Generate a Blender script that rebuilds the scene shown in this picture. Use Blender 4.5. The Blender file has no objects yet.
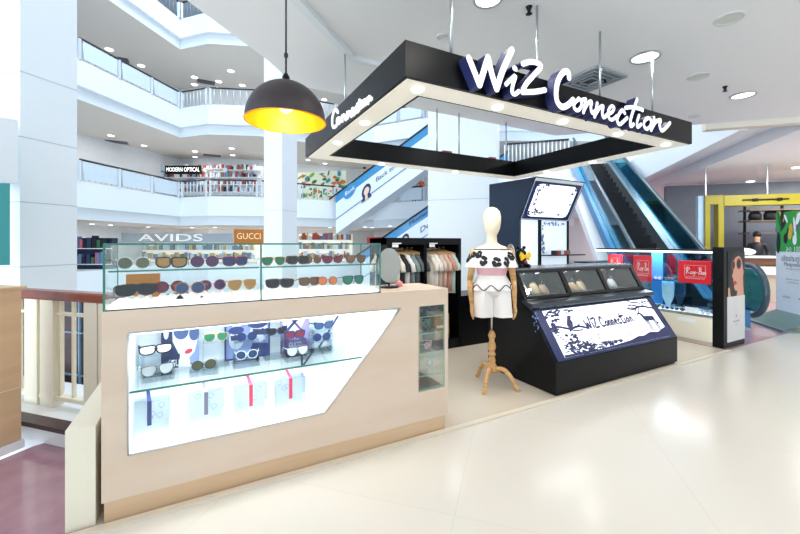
import bpy, bmesh, math, random
from mathutils import Vector, Matrix
random.seed(7)
S = bpy.context.scene
COL = S.collection
# ---------------------------------------------------------------- camera
FPX, EYE, HOR = 376.0, 1.35, 243.0
ANG = math.atan2(709, 376)
FW = Vector((math.cos(ANG), math.sin(ANG), 0)); RT = Vector((math.sin(ANG), -math.cos(ANG), 0))
cd = bpy.data.cameras.new('camera'); cam = bpy.data.objects.new('camera', cd); COL.objects.link(cam)
cd.sensor_width = 36; cd.lens = FPX / 800 * 36; cd.shift_y = -(267 - HOR) / 800
cd.clip_start = 0.05; cd.clip_end = 300
cam.location = (0, 0, EYE); cam.rotation_euler = (math.pi / 2, 0, ANG - math.pi / 2)
S.camera = cam
# ---------------------------------------------------------------- world, lights, exposure
S.view_settings.view_transform = 'Standard'; S.view_settings.look = 'None'
S.view_settings.gamma = 1; S.view_settings.use_curve_mapping = False
S.view_settings.exposure = -0.1
W = bpy.data.worlds.new('world'); S.world = W; W.use_nodes = True
bgn = W.node_tree.nodes['Background']; bgn.inputs[0].default_value = (0.76, 0.88, 1.0, 1); bgn.inputs[1].default_value = 1.4
s2 = math.sqrt(0.5)
def E(e1, e2): return ((e1 + e2) * s2, (e1 - e2) * s2)          # the mall's own axes, 45 degrees to the kiosk
def area(loc, size, power, col=(1, 1, 1), rot=(0, 0, 0), sy=None, spread=None):
    l = bpy.data.lights.new('lamp', 'AREA'); l.energy = power; l.color = col; l.size = size
    if sy: l.shape = 'RECTANGLE'; l.size_y = sy
    if spread: l.spread = spread
    if size < 1: l.specular_factor = .35
    o = bpy.data.objects.new('lamp_light', l); COL.objects.link(o); o.location = loc; o.rotation_euler = rot
    return o
# daylight that falls down the atrium from its skylight
area((*E(13, -9), 27), 16, 5200, (0.82, 0.92, 1.0))
# added fill lamp, out of view far left, brightens the ceiling by the atrium
area((-17, -2, 1.5), 12, 2700, (0.8, 0.91, 1.0), rot=(math.radians(104), 0, math.radians(-90)), sy=5)
# ---------------------------------------------------------------- helpers
def hexc(h):
    h = h.lstrip('#'); v = [int(h[i:i + 2], 16) / 255 for i in (0, 2, 4)]
    return tuple((c / 12.92 if c <= 0.04045 else ((c + 0.055) / 1.055) ** 2.4) for c in v) + (1,)
MATS = {}
def mat(name, col, rough=0.5, metal=0.0, emit=None, es=1.0, var=0.05, scale=6.0, alpha=None, spec=0.5, bump=0.0, coat=0.0):
    if name in MATS: return MATS[name]
    m = bpy.data.materials.new(name); m.use_nodes = True; nt = m.node_tree; N = nt.nodes; L = nt.links
    b = N['Principled BSDF']; c = hexc(col)
    b.inputs['Roughness'].default_value = rough; b.inputs['Metallic'].default_value = metal
    b.inputs['Specular IOR Level'].default_value = spec; b.inputs['Coat Weight'].default_value = coat
    tc = N.new('ShaderNodeTexCoord'); nz = N.new('ShaderNodeTexNoise'); nz.inputs['Scale'].default_value = scale
    L.new(tc.outputs['Object'], nz.inputs['Vector'])
    mx = N.new('ShaderNodeMix'); mx.data_type = 'RGBA'
    mx.inputs[6].default_value = tuple(x * (1 - var) for x in c[:3]) + (1,); mx.inputs[7].default_value = tuple(min(1, x * (1 + var)) for x in c[:3]) + (1,)
    L.new(nz.outputs['Fac'], mx.inputs[0]); L.new(mx.outputs[2], b.inputs['Base Color'])
    if bump:
        bp = N.new('ShaderNodeBump'); bp.inputs['Strength'].default_value = bump; L.new(nz.outputs['Fac'], bp.inputs['Height']); L.new(bp.outputs[0], b.inputs['Normal'])
    if emit:
        b.inputs['Emission Color'].default_value = hexc(emit); b.inputs['Emission Strength'].default_value = es
    MATS[name] = m; return m
def wood(name, c1, c2, scale=3.0, stretch=(1, 1, 12), rough=0.35):
    m = bpy.data.materials.new(name); m.use_nodes = True; nt = m.node_tree; N = nt.nodes; L = nt.links; b = N['Principled BSDF']
    tc = N.new('ShaderNodeTexCoord'); mp = N.new('ShaderNodeMapping'); mp.inputs['Scale'].default_value = stretch
    nz = N.new('ShaderNodeTexNoise'); nz.inputs['Scale'].default_value = scale; nz.inputs['Detail'].default_value = 5
    L.new(tc.outputs['Object'], mp.inputs[0]); L.new(mp.outputs[0], nz.inputs['Vector'])
    cr = N.new('ShaderNodeValToRGB'); cr.color_ramp.elements[0].color = hexc(c1); cr.color_ramp.elements[1].color = hexc(c2)
    cr.color_ramp.elements[0].position = .35; cr.color_ramp.elements[1].position = .65
    L.new(nz.outputs['Fac'], cr.inputs[0]); L.new(cr.outputs[0], b.inputs['Base Color']); b.inputs['Roughness'].default_value = rough
    MATS[name] = m; return m
def glassm(name, tint, refl=0.08, rough=0.0, pw=1.0):
    m = bpy.data.materials.new(name); m.use_nodes = True; nt = m.node_tree; N = nt.nodes; L = nt.links
    N.remove(N['Principled BSDF']); out = N['Material Output']
    tr = N.new('ShaderNodeBsdfTransparent'); tr.inputs[0].default_value = hexc(tint)
    gl = N.new('ShaderNodeBsdfGlossy'); gl.inputs['Roughness'].default_value = rough; gl.inputs[0].default_value = (.9, .97, 1, 1)
    lw = N.new('ShaderNodeLayerWeight'); lw.inputs[0].default_value = 0.35
    mt = N.new('ShaderNodeMath'); mt.operation = 'MULTIPLY'; mt.inputs[1].default_value = 0.5 * pw
    ad = N.new('ShaderNodeMath'); ad.operation = 'ADD'; ad.inputs[1].default_value = refl; ad.use_clamp = True
    L.new(lw.outputs['Fresnel'], mt.inputs[0]); L.new(mt.outputs[0], ad.inputs[0])
    mx = N.new('ShaderNodeMixShader'); L.new(ad.outputs[0], mx.inputs[0]); L.new(tr.outputs[0], mx.inputs[1]); L.new(gl.outputs[0], mx.inputs[2])
    L.new(mx.outputs[0], out.inputs[0]); MATS[name] = m; return m

def pt(px, py, z=None, X=None, Y=None, D=None, e1=None, e2=None):
    """point of the place that a photograph pixel shows, given the plane it lies on"""
    t = (px - 400) / FPX; u = (HOR - py) / FPX; d = FW + t * RT
    if z is not None: D = (z - EYE) / u
    elif X is not None: D = X / d.x
    elif Y is not None: D = Y / d.y
    elif e1 is not None: D = e1 / ((d.x + d.y) * s2)
    elif e2 is not None: D = e2 / ((d.x - d.y) * s2)
    return Vector((d.x * D, d.y * D, EYE + D * u))

class MB:
    def __init__(s): s.v = []; s.f = []; s.m = []; s.sm = []
    def add(s, vs, fs, mi=0, smooth=False):
        o = len(s.v); s.v += [Vector(v) for v in vs]
        for f in fs: s.f.append([o + i for i in f]); s.m.append(mi); s.sm.append(smooth)
        return s
    def box(s, a, b, mi=0):
        x0, y0, z0 = a; x1, y1, z1 = b
        return s.add([(x0,y0,z0),(x1,y0,z0),(x1,y1,z0),(x0,y1,z0),(x0,y0,z1),(x1,y0,z1),(x1,y1,z1),(x0,y1,z1)],
                     [(0,3,2,1),(4,5,6,7),(0,1,5,4),(1,2,6,5),(2,3,7,6),(3,0,4,7)], mi)
    def ebox(s, e1a, e1b, e2a, e2b, z0, z1, mi=0):
        p = [E(e1a, e2a), E(e1a, e2b), E(e1b, e2b), E(e1b, e2a)]
        return s.prism([(x, y, z0) for x, y in p], (0, 0, z1 - z0), mi)
    def prism(s, poly, ex, mi=0):
        n = len(poly); P = [Vector(p) for p in poly]; ex = Vector(ex)
        nrm = Vector((0, 0, 0))
        for i in range(n): nrm += P[i].cross(P[(i + 1) % n])
        if nrm.dot(ex) > 0: P.reverse()
        return s.add(P + [p + ex for p in P], [list(range(n)), list(range(2 * n - 1, n - 1, -1))] + [((i + 1) % n, i, n + i, n + (i + 1) % n) for i in range(n)], mi)
    def quad(s, a, b, c, d, mi=0): return s.add([a, b, c, d], [(0, 1, 2, 3)], mi)
    def poly(s, pts, mi=0): return s.add(pts, [list(range(len(pts)))], mi)
    def tube(s, path, r, seg=8, mi=0, cap=True, closed=False):
        P = [Vector(p) for p in path]; n = len(P)
        rr = r if isinstance(r, (list, tuple)) else [r] * n
        vs = []; up = None
        for i in range(n):
            if closed: d = P[(i + 1) % n] - P[i - 1]
            else: d = P[min(i + 1, n - 1)] - P[max(i - 1, 0)]
            if d.length < 1e-9: d = Vector((0, 0, 1))
            d.normalize()
            if up is None:
                up = Vector((0, 0, 1)) if abs(d.z) < .9 else Vector((1, 0, 0))
            a = (up - d * up.dot(d))
            if a.length < 1e-6: a = d.orthogonal()
            a.normalize(); up = a; b = d.cross(a)
            for k in range(seg):
                t = 2 * math.pi * k / seg; vs.append(P[i] + (a * math.cos(t) + b * math.sin(t)) * rr[i])
        fs = []
        for i in range(n if closed else n - 1):
            j = (i + 1) % n
            for k in range(seg): fs.append((i * seg + k, i * seg + (k + 1) % seg, j * seg + (k + 1) % seg, j * seg + k))
        s.add(vs, fs, mi, True)
        if cap and not closed:
            o = len(s.v) - n * seg
            s.f += [[o + k for k in range(seg - 1, -1, -1)], [o + (n - 1) * seg + k for k in range(seg)]]; s.m += [mi, mi]; s.sm += [False, False]
        return s
    def lathe(s, prof, c=(0, 0, 0), seg=24, mi=0):
        c = Vector(c); vs = []; n = len(prof)
        for r, z in prof:
            for k in range(seg):
                t = 2 * math.pi * k / seg; vs.append(c + Vector((r * math.cos(t), r * math.sin(t), z)))
        fs = [(i * seg + k, i * seg + (k + 1) % seg, (i + 1) * seg + (k + 1) % seg, (i + 1) * seg + k) for i in range(n - 1) for k in range(seg)]
        return s.add(vs, fs, mi, True)
    def loft(s, rings, seg=20, mi=0, cap=True, wav=None, ax=(1, 0), p=2.0):
        """rings: (centre xyz, rx, ry[, power]); rx along ax, ry across"""
        ax = Vector((ax[0], ax[1], 0)).normalized(); ay = Vector((-ax.y, ax.x, 0)); vs = []; n = len(rings)
        for i, rg in enumerate(rings):
            c = Vector(rg[0])
            for k in range(seg):
                t = 2 * math.pi * k / seg; ct, st = math.cos(t), math.sin(t)
                q = (wav(i, t) if wav else 1)
                e = 2 / p
                vs.append(c + ax * rg[1] * q * math.copysign(abs(ct) ** e, ct) + ay * rg[2] * q * math.copysign(abs(st) ** e, st))
        fs = [(i * seg + k, i * seg + (k + 1) % seg, (i + 1) * seg + (k + 1) % seg, (i + 1) * seg + k) for i in range(n - 1) for k in range(seg)]
        s.add(vs, fs, mi, True)
        if cap:
            o = len(s.v) - n * seg
            s.f += [[o + k for k in range(seg - 1, -1, -1)], [o + (n - 1) * seg + k for k in range(seg)]]; s.m += [mi, mi]; s.sm += [True, True]
        return s
    def ball(s, c, r, seg=12, mi=0, sc=(1, 1, 1)):
        h = seg // 2
        vs = []; c = Vector(c)
        for i in range(h + 1):
            a = math.pi * i / h - math.pi / 2
            for k in range(seg):
                t = 2 * math.pi * k / seg
                vs.append(c + Vector((r * sc[0] * math.cos(a) * math.cos(t), r * sc[1] * math.cos(a) * math.sin(t), r * sc[2] * math.sin(a))))
        fs = [(i * seg + k, i * seg + (k + 1) % seg, (i + 1) * seg + (k + 1) % seg, (i + 1) * seg + k) for i in range(h) for k in range(seg)]
        return s.add(vs, fs, mi, True)
    def build(s, name, mats, parent=None, origin=None):
        me = bpy.data.meshes.new(name)
        if parent is not None: o0 = ORG.get(parent.name, Vector((0, 0, 0)))
        elif origin is not None: o0 = Vector(origin)
        elif s.v:
            xs = [v.x for v in s.v]; ys = [v.y for v in s.v]; zs = [v.z for v in s.v]
            o0 = Vector(((min(xs) + max(xs)) / 2, (min(ys) + max(ys)) / 2, min(zs)))
        me.from_pydata([v - o0 for v in s.v], [], s.f)
        if not isinstance(mats, (list, tuple)): mats = [mats]
        for m in mats: me.materials.append(m)
        me.polygons.foreach_set('material_index', s.m); me.polygons.foreach_set('use_smooth', s.sm)
        me.validate(); me.update()
        bm = bmesh.new(); bm.from_mesh(me); bmesh.ops.remove_doubles(bm, verts=bm.verts, dist=1e-6); bm.to_mesh(me); bm.free()
        o = bpy.data.objects.new(name, me); COL.objects.link(o)
        if parent is not None: o.parent = parent; ORG[o.name] = o0
        else: o.location = o0; ORG[o.name] = o0
        return o
ORG = {}
def tag(o, label, cat, group=None, kind=None):
    o['label'] = label; o['category'] = cat
    if group: o['group'] = group
    if kind: o['kind'] = kind
    return o
def struct(o, label=None):
    o['kind'] = 'structure'
    if label: o['label'] = label
    return o
def thing(name, loc, label, cat, group=None):
    o = bpy.data.objects.new(name, None); COL.objects.link(o); o.location = loc; o.empty_display_size = .1
    ORG[o.name] = Vector(loc); return tag(o, label, cat, group)
def copy_tree(o, parent=None):
    c = o.copy(); COL.objects.link(c)
    if parent: c.parent = parent
    for ch in list(o.children): copy_tree(ch, c)
    return c
def bevel(o, w=0.006, seg=2):
    m = o.modifiers.new('bevel', 'BEVEL'); m.width = w; m.segments = seg; m.limit_method = 'ANGLE'; return o
def to_mesh_data(cu):
    t = bpy.data.objects.new('tmp', cu); COL.objects.link(t)
    dg = bpy.context.evaluated_depsgraph_get(); dg.update(); me = bpy.data.meshes.new_from_object(t.evaluated_get(dg))
    V = [v.co.copy() for v in me.vertices]; F = [list(p.vertices) for p in me.polygons]
    bpy.data.objects.remove(t); bpy.data.meshes.remove(me); return V, F
def plate_data(outer, holes, ex):
    """flat plate with holes as 2D curve fill; returns verts (u, v, w), faces"""
    cu = bpy.data.curves.new('c', 'CURVE'); cu.dimensions = '2D'; cu.fill_mode = 'BOTH'; cu.extrude = ex / 2
    for lp in [outer] + holes:
        sp = cu.splines.new('POLY'); sp.points.add(len(lp) - 1); sp.use_cyclic_u = True
        for i, (a, b) in enumerate(lp): sp.points[i].co = (a, b, 0, 1)
    r = to_mesh_data(cu); bpy.data.curves.remove(cu); return r
def text_data(txt, size, extrude=0.0, align='CENTER', sx=1.0):
    cu = bpy.data.curves.new('t', 'FONT'); cu.body = txt; cu.size = size; cu.extrude = extrude / 2; cu.align_x = align; cu.align_y = 'CENTER'; cu.resolution_u = 3
    V, F = to_mesh_data(cu); bpy.data.curves.remove(cu)
    for v in V: v.x *= sx
    return V, F
class Plane:
    """a drawing plane in the place: origin, unit u (right), v (up), n (towards the viewer)"""
    def __init__(s, o, u, v, n=None): s.o = Vector(o); s.u = Vector(u); s.v = Vector(v); s.n = (Vector(n) if n is not None else s.u.cross(s.v)).normalized()
    def p(s, a, b, c=0.0): return s.o + s.u * a + s.v * b + s.n * c
def put(mb, pl, V, F, a=0, b=0, c=0, mi=0): mb.add([pl.p(a + v.x, b + v.y, c + v.z) for v in V], F, mi)
def shape(mb, pl, pts, mi, c): mb.poly([pl.p(a, b, c) for a, b in pts], mi)
def ell(cx, cy, rx, ry, n=16, rot=0, a0=0, a1=2 * math.pi):
    r = []
    for k in range(n):
        t = a0 + (a1 - a0) * k / (n if a1 - a0 > 6.2 else n - 1); x = rx * math.cos(t); y = ry * math.sin(t)
        r.append((cx + x * math.cos(rot) - y * math.sin(rot), cy + x * math.sin(rot) + y * math.cos(rot)))
    return r
def smooth(pts, k=5):
    if len(pts) < 3: return pts
    P = [pts[0]] + list(pts) + [pts[-1]]; r = []
    for i in range(1, len(P) - 2):
        for j in range(k):
            t = j / k; q = []
            for d in range(len(P[0])):
                a, b, c, e = P[i - 1][d], P[i][d], P[i + 1][d], P[i + 2][d]
                q.append(.5 * (2 * b + (c - a) * t + (2 * a - 5 * b + 4 * c - e) * t * t + (3 * b - a - 3 * c + e) * t ** 3))
            r.append(tuple(q))
    r.append(tuple(pts[-1])); return r
def stroke(mb, fn, pts, w, depth=0.0, mi=0, mi2=None, sm=True, taper=0.0):
    """brush stroke; fn(a,b,c) maps 2D + height to a 3D point"""
    P = smooth(pts) if sm else list(pts); n = len(P)
    if mi2 is None: mi2 = mi
    if n == 1: P = [P[0], (P[0][0] + 1e-4, P[0][1])]; n = 2
    L = []; R_ = []
    for i in range(n):
        d = (P[min(i + 1, n - 1)][0] - P[max(i - 1, 0)][0], P[min(i + 1, n - 1)][1] - P[max(i - 1, 0)][1]); l = math.hypot(*d) or 1
        nx, ny = -d[1] / l, d[0] / l; ww = w / 2 * (1 - taper * abs(2 * i / (n - 1) - 1) ** 2 if n > 1 else 1)
        L.append((P[i][0] + nx * ww, P[i][1] + ny * ww)); R_.append((P[i][0] - nx * ww, P[i][1] - ny * ww))
    for i in range(n - 1):
        q = [R_[i], R_[i + 1], L[i + 1], L[i]]
        mb.add([fn(a, b, depth) for a, b in q], [(0, 1, 2, 3)], mi)
        if depth:
            mb.add([fn(*L[i], 0), fn(*L[i + 1], 0), fn(*L[i + 1], depth), fn(*L[i], depth)], [(3, 2, 1, 0)], mi2)
            mb.add([fn(*R_[i], 0), fn(*R_[i + 1], 0), fn(*R_[i + 1], depth), fn(*R_[i], depth)], [(0, 1, 2, 3)], mi2)
    for e, c in ((0, P[0]), (n - 1, P[-1])):
        r = math.hypot(L[e][0] - R_[e][0], L[e][1] - R_[e][1]) / 2; cc = ell(c[0], c[1], r, r, 10)
        mb.poly([fn(a, b, depth + 1e-5) for a, b in cc], mi)
        if depth:
            for k in range(10):
                a, b = cc[k], cc[(k + 1) % 10]; mb.add([fn(*a, 0), fn(*b, 0), fn(*b, depth), fn(*a, depth)], [(0, 1, 2, 3)], mi2)
def skin_mesh(verts, edges, radii, levels=2, root=0):
    me = bpy.data.meshes.new('s'); me.from_pydata(verts, edges, []); o = bpy.data.objects.new('s', me); COL.objects.link(o)
    m = o.modifiers.new('k', 'SKIN'); m.use_smooth_shade = True
    for i, d in enumerate(me.skin_vertices[0].data):
        r = radii[i]; d.radius = r if isinstance(r, tuple) else (r, r); d.use_root = (i == root)
    ss = o.modifiers.new('u', 'SUBSURF'); ss.levels = levels; ss.render_levels = levels
    dg = bpy.context.evaluated_depsgraph_get(); dg.update(); em = bpy.data.meshes.new_from_object(o.evaluated_get(dg))
    V = [v.co.copy() for v in em.vertices]; F = [list(p.vertices) for p in em.polygons]
    bpy.data.objects.remove(o); bpy.data.meshes.remove(em); return V, F
# ---------------------------------------------------------------- materials
M = {}
M['white'] = mat('white_paint', '#eef4f8', .45, var=.015)
M['white_soft'] = mat('white_gloss_paint', '#f2f6f9', .25, var=.01)
M['slab'] = mat('balcony_paint', '#e9f1f7', .5, var=.015)
M['ceil'] = mat('ceiling_paint', '#f7f8fa', .6, var=.01)
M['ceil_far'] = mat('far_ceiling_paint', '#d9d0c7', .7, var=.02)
M['beam'] = mat('beige_trim_paint', '#e6dfd2', .6, var=.02)
M['black'] = mat('black_laminate', '#07080c', .32, var=.1, spec=.22)
M['black_soft'] = mat('black_plastic', '#060709', .4, var=.1, spec=.22)
M['navy'] = mat('navy_acrylic', '#1c2b5e', .3, var=.05)
M['lam'] = wood('beige_laminate', '#dbc4ae', '#e0ccb8', 1.5, (1, 1, 5), .4)
M['oak'] = wood('pale_oak', '#cfae8a', '#dabb98', 1.2, (1, 1, 10), .4)
M['mahog'] = wood('mahogany', '#6e2f20', '#8d4330', 4, (1, 1, 1), .25)
M['dbrown'] = wood('dark_brown_wood', '#2c1a1c', '#47292a', 3, (1, 1, 5), .4)
M['mwood'] = wood('pale_beech', '#c8955a', '#e0b27a', 5, (2, 2, 10), .4)
M['chrome'] = mat('chrome', '#c8cdd2', .15, 1.0, var=.02)
M['steel'] = mat('brushed_steel', '#c2c8cd', .3, .9, var=.05)
M['glass'] = glassm('clear_glass', '#fcfefd', .012, pw=.45)
M['glass_edge'] = mat('green_glass_edge', '#2f7a68', .1, var=.1)
M['glass_edge2'] = mat('pale_glass_edge', '#8fc7b8', .1, var=.1)
M['teal_glass'] = glassm('teal_glass', '#86ccd9', .1)
M['blue_glass'] = glassm('blue_tint_glass', '#a9d3ea', .08)
M['lamp_on'] = mat('lit_diffuser', '#ffffff', .5, emit='#ffffff', es=3, var=0)
M['lamp_soft'] = mat('soft_lit_diffuser', '#ffffff', .5, emit='#fff8ee', es=2.2, var=0)
M['gold'] = mat('gold_leaf', '#f0a51e', .38, .75, var=.05)
M['red'] = mat('red_card', '#e01b2e', .4, var=.03)
M['paper'] = mat('white_card', '#f4f4f2', .5, var=.02)
M['cream'] = mat('cream_enamel', '#efe8d4', .35, var=.02)
# ================================================================ SETTING
# ---- floors
def floor_mat():
    m = bpy.data.materials.new('polished_marble'); m.use_nodes = True; nt = m.node_tree; N = nt.nodes; L = nt.links; b = N['Principled BSDF']
    tc = N.new('ShaderNodeTexCoord'); nz = N.new('ShaderNodeTexNoise'); nz.inputs['Scale'].default_value = .7; nz.inputs['Detail'].default_value = 6
    L.new(tc.outputs['Object'], nz.inputs['Vector'])
    mp = N.new('ShaderNodeMapping'); mp.inputs['Rotation'].default_value = (0, 0, math.pi / 4); L.new(tc.outputs['Object'], mp.inputs[0])
    br = N.new('ShaderNodeTexBrick'); br.offset = 0; br.inputs['Scale'].default_value = 1; br.inputs['Brick Width'].default_value = 1.2; br.inputs['Row Height'].default_value = 1.2
    br.inputs['Mortar Size'].default_value = .002; br.inputs['Color1'].default_value = (1, 1, 1, 1); br.inputs['Color2'].default_value = (.985, .985, .98, 1); br.inputs['Mortar'].default_value = (.9, .88, .84, 1)
    L.new(mp.outputs[0], br.inputs['Vector'])
    mx = N.new('ShaderNodeMix'); mx.data_type = 'RGBA'; mx.inputs[6].default_value = hexc('#d3cec3'); mx.inputs[7].default_value = hexc('#dbd6cc'); L.new(nz.outputs['Fac'], mx.inputs[0])
    m2 = N.new('ShaderNodeMix'); m2.data_type = 'RGBA'; m2.blend_type = 'MULTIPLY'; m2.inputs[0].default_value = 1; L.new(mx.outputs[2], m2.inputs[6]); L.new(br.outputs['Color'], m2.inputs[7])
    L.new(m2.outputs[2], b.inputs['Base Color']); b.inputs['Roughness'].default_value = .18; b.inputs['Specular IOR Level'].default_value = .45
    return m
M['floor'] = floor_mat()
M['plat'] = mat('cream_platform_tile', '#d3c8b6', .25, var=.03, scale=3)
M['redfloor'] = mat('red_granite', '#a98390', .10, var=.22, scale=9)
def poly_slab(name, pts, z0, z1, m):
    b = MB(); b.prism([(x, y, z0) for x, y in pts], (0, 0, z1 - z0)); return struct(b.build(name, m))
# walkway polygon up to the kiosk line, then the gallery behind it; the atrium void is left open
poly_slab('floor', [(-1.02, 2.25), (-4.2, -1.0), (-4, -6), (14, -6), (20, 2.25)], -.3, 0, M['floor'])
poly_slab('floor', [(-.45, 2.25), (5.86, 2.25), (5.86, 7.2), (1.0, 7.2), (-.45, 3.55)], -.3, 0, M['plat'])
M['edge'] = mat('cream_threshold', '#ddd2bf', .35, var=.02)
b = MB(); b.box((-.6, 2.2, 0), (5.86, 2.245, .012)); o = struct(b.build('trim_1', M['edge']))
b = MB(); b.prism([(-1.05, 2.25, -.3), (-.45, 2.25, -.3), (-.45, 3.55, -.3), (-.98, 3.35, -.3), (-1.3, 3.05, -.3), (-1.6, 2.3, -.3)], (0, 0, .3)); struct(b.build('floor', M['redfloor']))
b = MB(); b.prism([(5.86, 2.25, -.3), (20, 2.25, -.3), (30, 12, -.3), (20, 22, -.3), (12, 15, -.3), (5.86, 9, -.3)], (0, 0, .3)); struct(b.build('floor', M['redfloor']))
# white plinth under the railing
b = MB(); b.ebox(1.72, 2.35, -7.0, -2.2, -.3, .10); struct(b.build('trim_2', M['white_soft']))
b = MB(); b.ebox(1.70, 1.80, -7.0, -2.2, .10, .13); struct(b.build('trim_3', M['dbrown']))
# ---- near ceiling with round lamp openings
ZC = 3.44
cp = [E(-9, -2.68), (.67, 4.5), (1.12, 5.05), (6.1, 5.05), E(7.88, 14), (14, -12), (-6, -12)]
V, F = plate_data(cp, [], .6)
b = MB(); b.add([(v.x, v.y, v.z + ZC + .3) for v in V], F); struct(b.build('ceiling', M['ceil']))
# lower band and lower ceiling beyond it, with a long trough
b = MB(); b.ebox(7.88, 8.05, 3.2, 14, ZC - .1, ZC + .5); struct(b.build('trim_4', M['beam']))
b = MB(); b.ebox(8.05, 30, 4.85, 16, ZC - .07, ZC + .5); struct(b.build('ceiling', M['ceil']))
b = MB(); b.ebox(8.05, 30, 3.85, 4.85, ZC + .18, ZC + .6); struct(b.build('ceiling', M['white']))
b = MB(); b.ebox(8.05, 30, 3.75, 3.88, ZC - .12, ZC + .7); struct(b.build('trim_5', M['white']))
# coffer: a shallow recess edge seen left of the sign
b = MB(); q = [(.30, 2.72), (.79, 3.24), (1.52, 3.93), (2.3, 3.96), (2.3, 4.03), (1.49, 4.0), (.72, 3.29), (.23, 2.77)]
b.prism([(x, y, ZC - .05) for x, y in q], (0, 0, .05)); struct(b.build('trim_6', M['white']))
# ---- far balconies round the atrium
K = 1.25
RING = [(-14, 10), (-5.0, 22.1), (-1.13, 27.3), (.39, 25.7), (3.2, 24.6), (8.2, 24.7), (11.1, 25.0), (13.4, 21.6), (17.5, 18.2), (24, 15)]
def inset(p, d): l = math.hypot(*p); return (p[0] * (1 + d / l), p[1] * (1 + d / l))
Z = [0.0, 4.2, 9.8, 15.4, 21.0]; SL = 1.75
def wall_strip(b, P, z0, z1, mi=0):
    for i in range(len(P) - 1): b.quad((*P[i], z0), (*P[i + 1], z0), (*P[i + 1], z1), (*P[i], z1), mi)
def ring_slab(zt, thick, name, cmat):
    b = MB(); P0 = RING; P1 = [inset(p, .35) for p in RING]; P2 = [inset(p, 9) for p in RING]
    wall_strip(b, P0, zt - thick * .68, zt); 
    for i in range(len(P0) - 1):
        b.quad((*P0[i], zt - thick * .68), (*P1[i], zt - thick * .68), (*P1[i + 1], zt - thick * .68), (*P0[i + 1], zt - thick * .68))
        b.quad((*P0[i], zt), (*P0[i + 1], zt), (*P2[i + 1], zt), (*P2[i], zt))
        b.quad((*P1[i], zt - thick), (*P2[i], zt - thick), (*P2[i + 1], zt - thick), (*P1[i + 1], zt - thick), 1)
    wall_strip(b, P1, zt - thick, zt - thick * .68)
    struct(b.build(name, [M['slab'], cmat]))
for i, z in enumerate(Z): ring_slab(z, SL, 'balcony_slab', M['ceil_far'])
M['shopwall'] = mat('shop_wall', '#dfe2e4', .6, var=.04)
for i in range(5):
    z0 = Z[i] if i else 0; z1 = (Z[i + 1] - SL) if i < 4 else 26
    b = MB(); wall_strip(b, [inset(p, 7.5) for p in RING], z0, z1); struct(b.build('wall_back', M['shopwall']))
# lower mall storey below our floor
b = MB(); wall_strip(b, [inset(p, 5.5) for p in RING], -5.6, -SL); struct(b.build('wall_back', M['dbrown']))
b = MB(); b.box((-30, 2.6, -5.9), (40, 40, -5.6)); struct(b.build('floor', M['floor']))
# right gallery end wall, far away behind the escalator
b = MB(); b.ebox(27, 27.3, 2.0, 22, 0, 6); struct(b.build('wall_back', M['shopwall']))
b = MB(); b.ebox(6, 27, 18, 18.3, 0, 3.6); struct(b.build('wall_right', M['shopwall']))
# ---- columns
def column(e1a, e1b, e2a, e2b, z0, z1, joints):
    b = MB(); b.ebox(e1a, e1b, e2a, e2b, z0, z1)
    o = struct(b.build('column', M['white']))
    for z in joints:
        j = MB(); j.ebox(e1a - .004, e1b + .004, e2a - .004, e2b + .004, z, z + .012); j.build('joint', M['seam'], o)
    return o
M['seam'] = mat('seam_grey', '#c3ced6', .6)
c0 = pt(20, 243, D=4.6); ce1 = (c0.x + c0.y) * s2; ce2 = (c0.x - c0.y) * s2
k1 = pt(77, 243, e2=ce2); k1e = (k1.x + k1.y) * s2
column(ce1, k1e, ce2 - 1.2, ce2, -5.6, 16, (1.05, 1.85, 2.65, 3.45))
c0 = pt(282, 243, D=12.0); ce1 = (c0.x + c0.y) * s2; ce2 = (c0.x - c0.y) * s2
ka = pt(264, 243, e1=ce1); kb = pt(297, 243, e2=ce2)
column(ce1, (kb.x + kb.y) * s2, (ka.x - ka.y) * s2, ce2, -5.6, 21, (2.4, 5.2, 8, 11))
ka = pt(428, 243, D=8.6); ce1 = (ka.x + ka.y) * s2; kb = pt(497, 243, e1=ce1)
column(ce1, ce1 + 1.3, (ka.x - ka.y) * s2, (kb.x - kb.y) * s2, -5.6, 21, (2.32, 4.6))
# ---- soffit and teal panel at the extreme left, beside the first column
b = MB(); b.prism([pt(-30, 183, D=3.9), pt(18, 183, D=4.3), pt(18, 120, D=4.3), pt(-30, 112, D=3.9)], Vector((-.5, .5, 0))); struct(b.build('trim_7', M['white']))
M['teal'] = mat('teal_panel', '#3f9ea0', .4)
b = MB(); b.prism([pt(-30, 266, D=3.95), pt(10, 265, D=4.2), pt(10, 183.2, D=4.2), pt(-30, 183.2, D=3.95)], Vector((-.3, .3, 0))); struct(b.build('wall_left', M['teal']))
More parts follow.
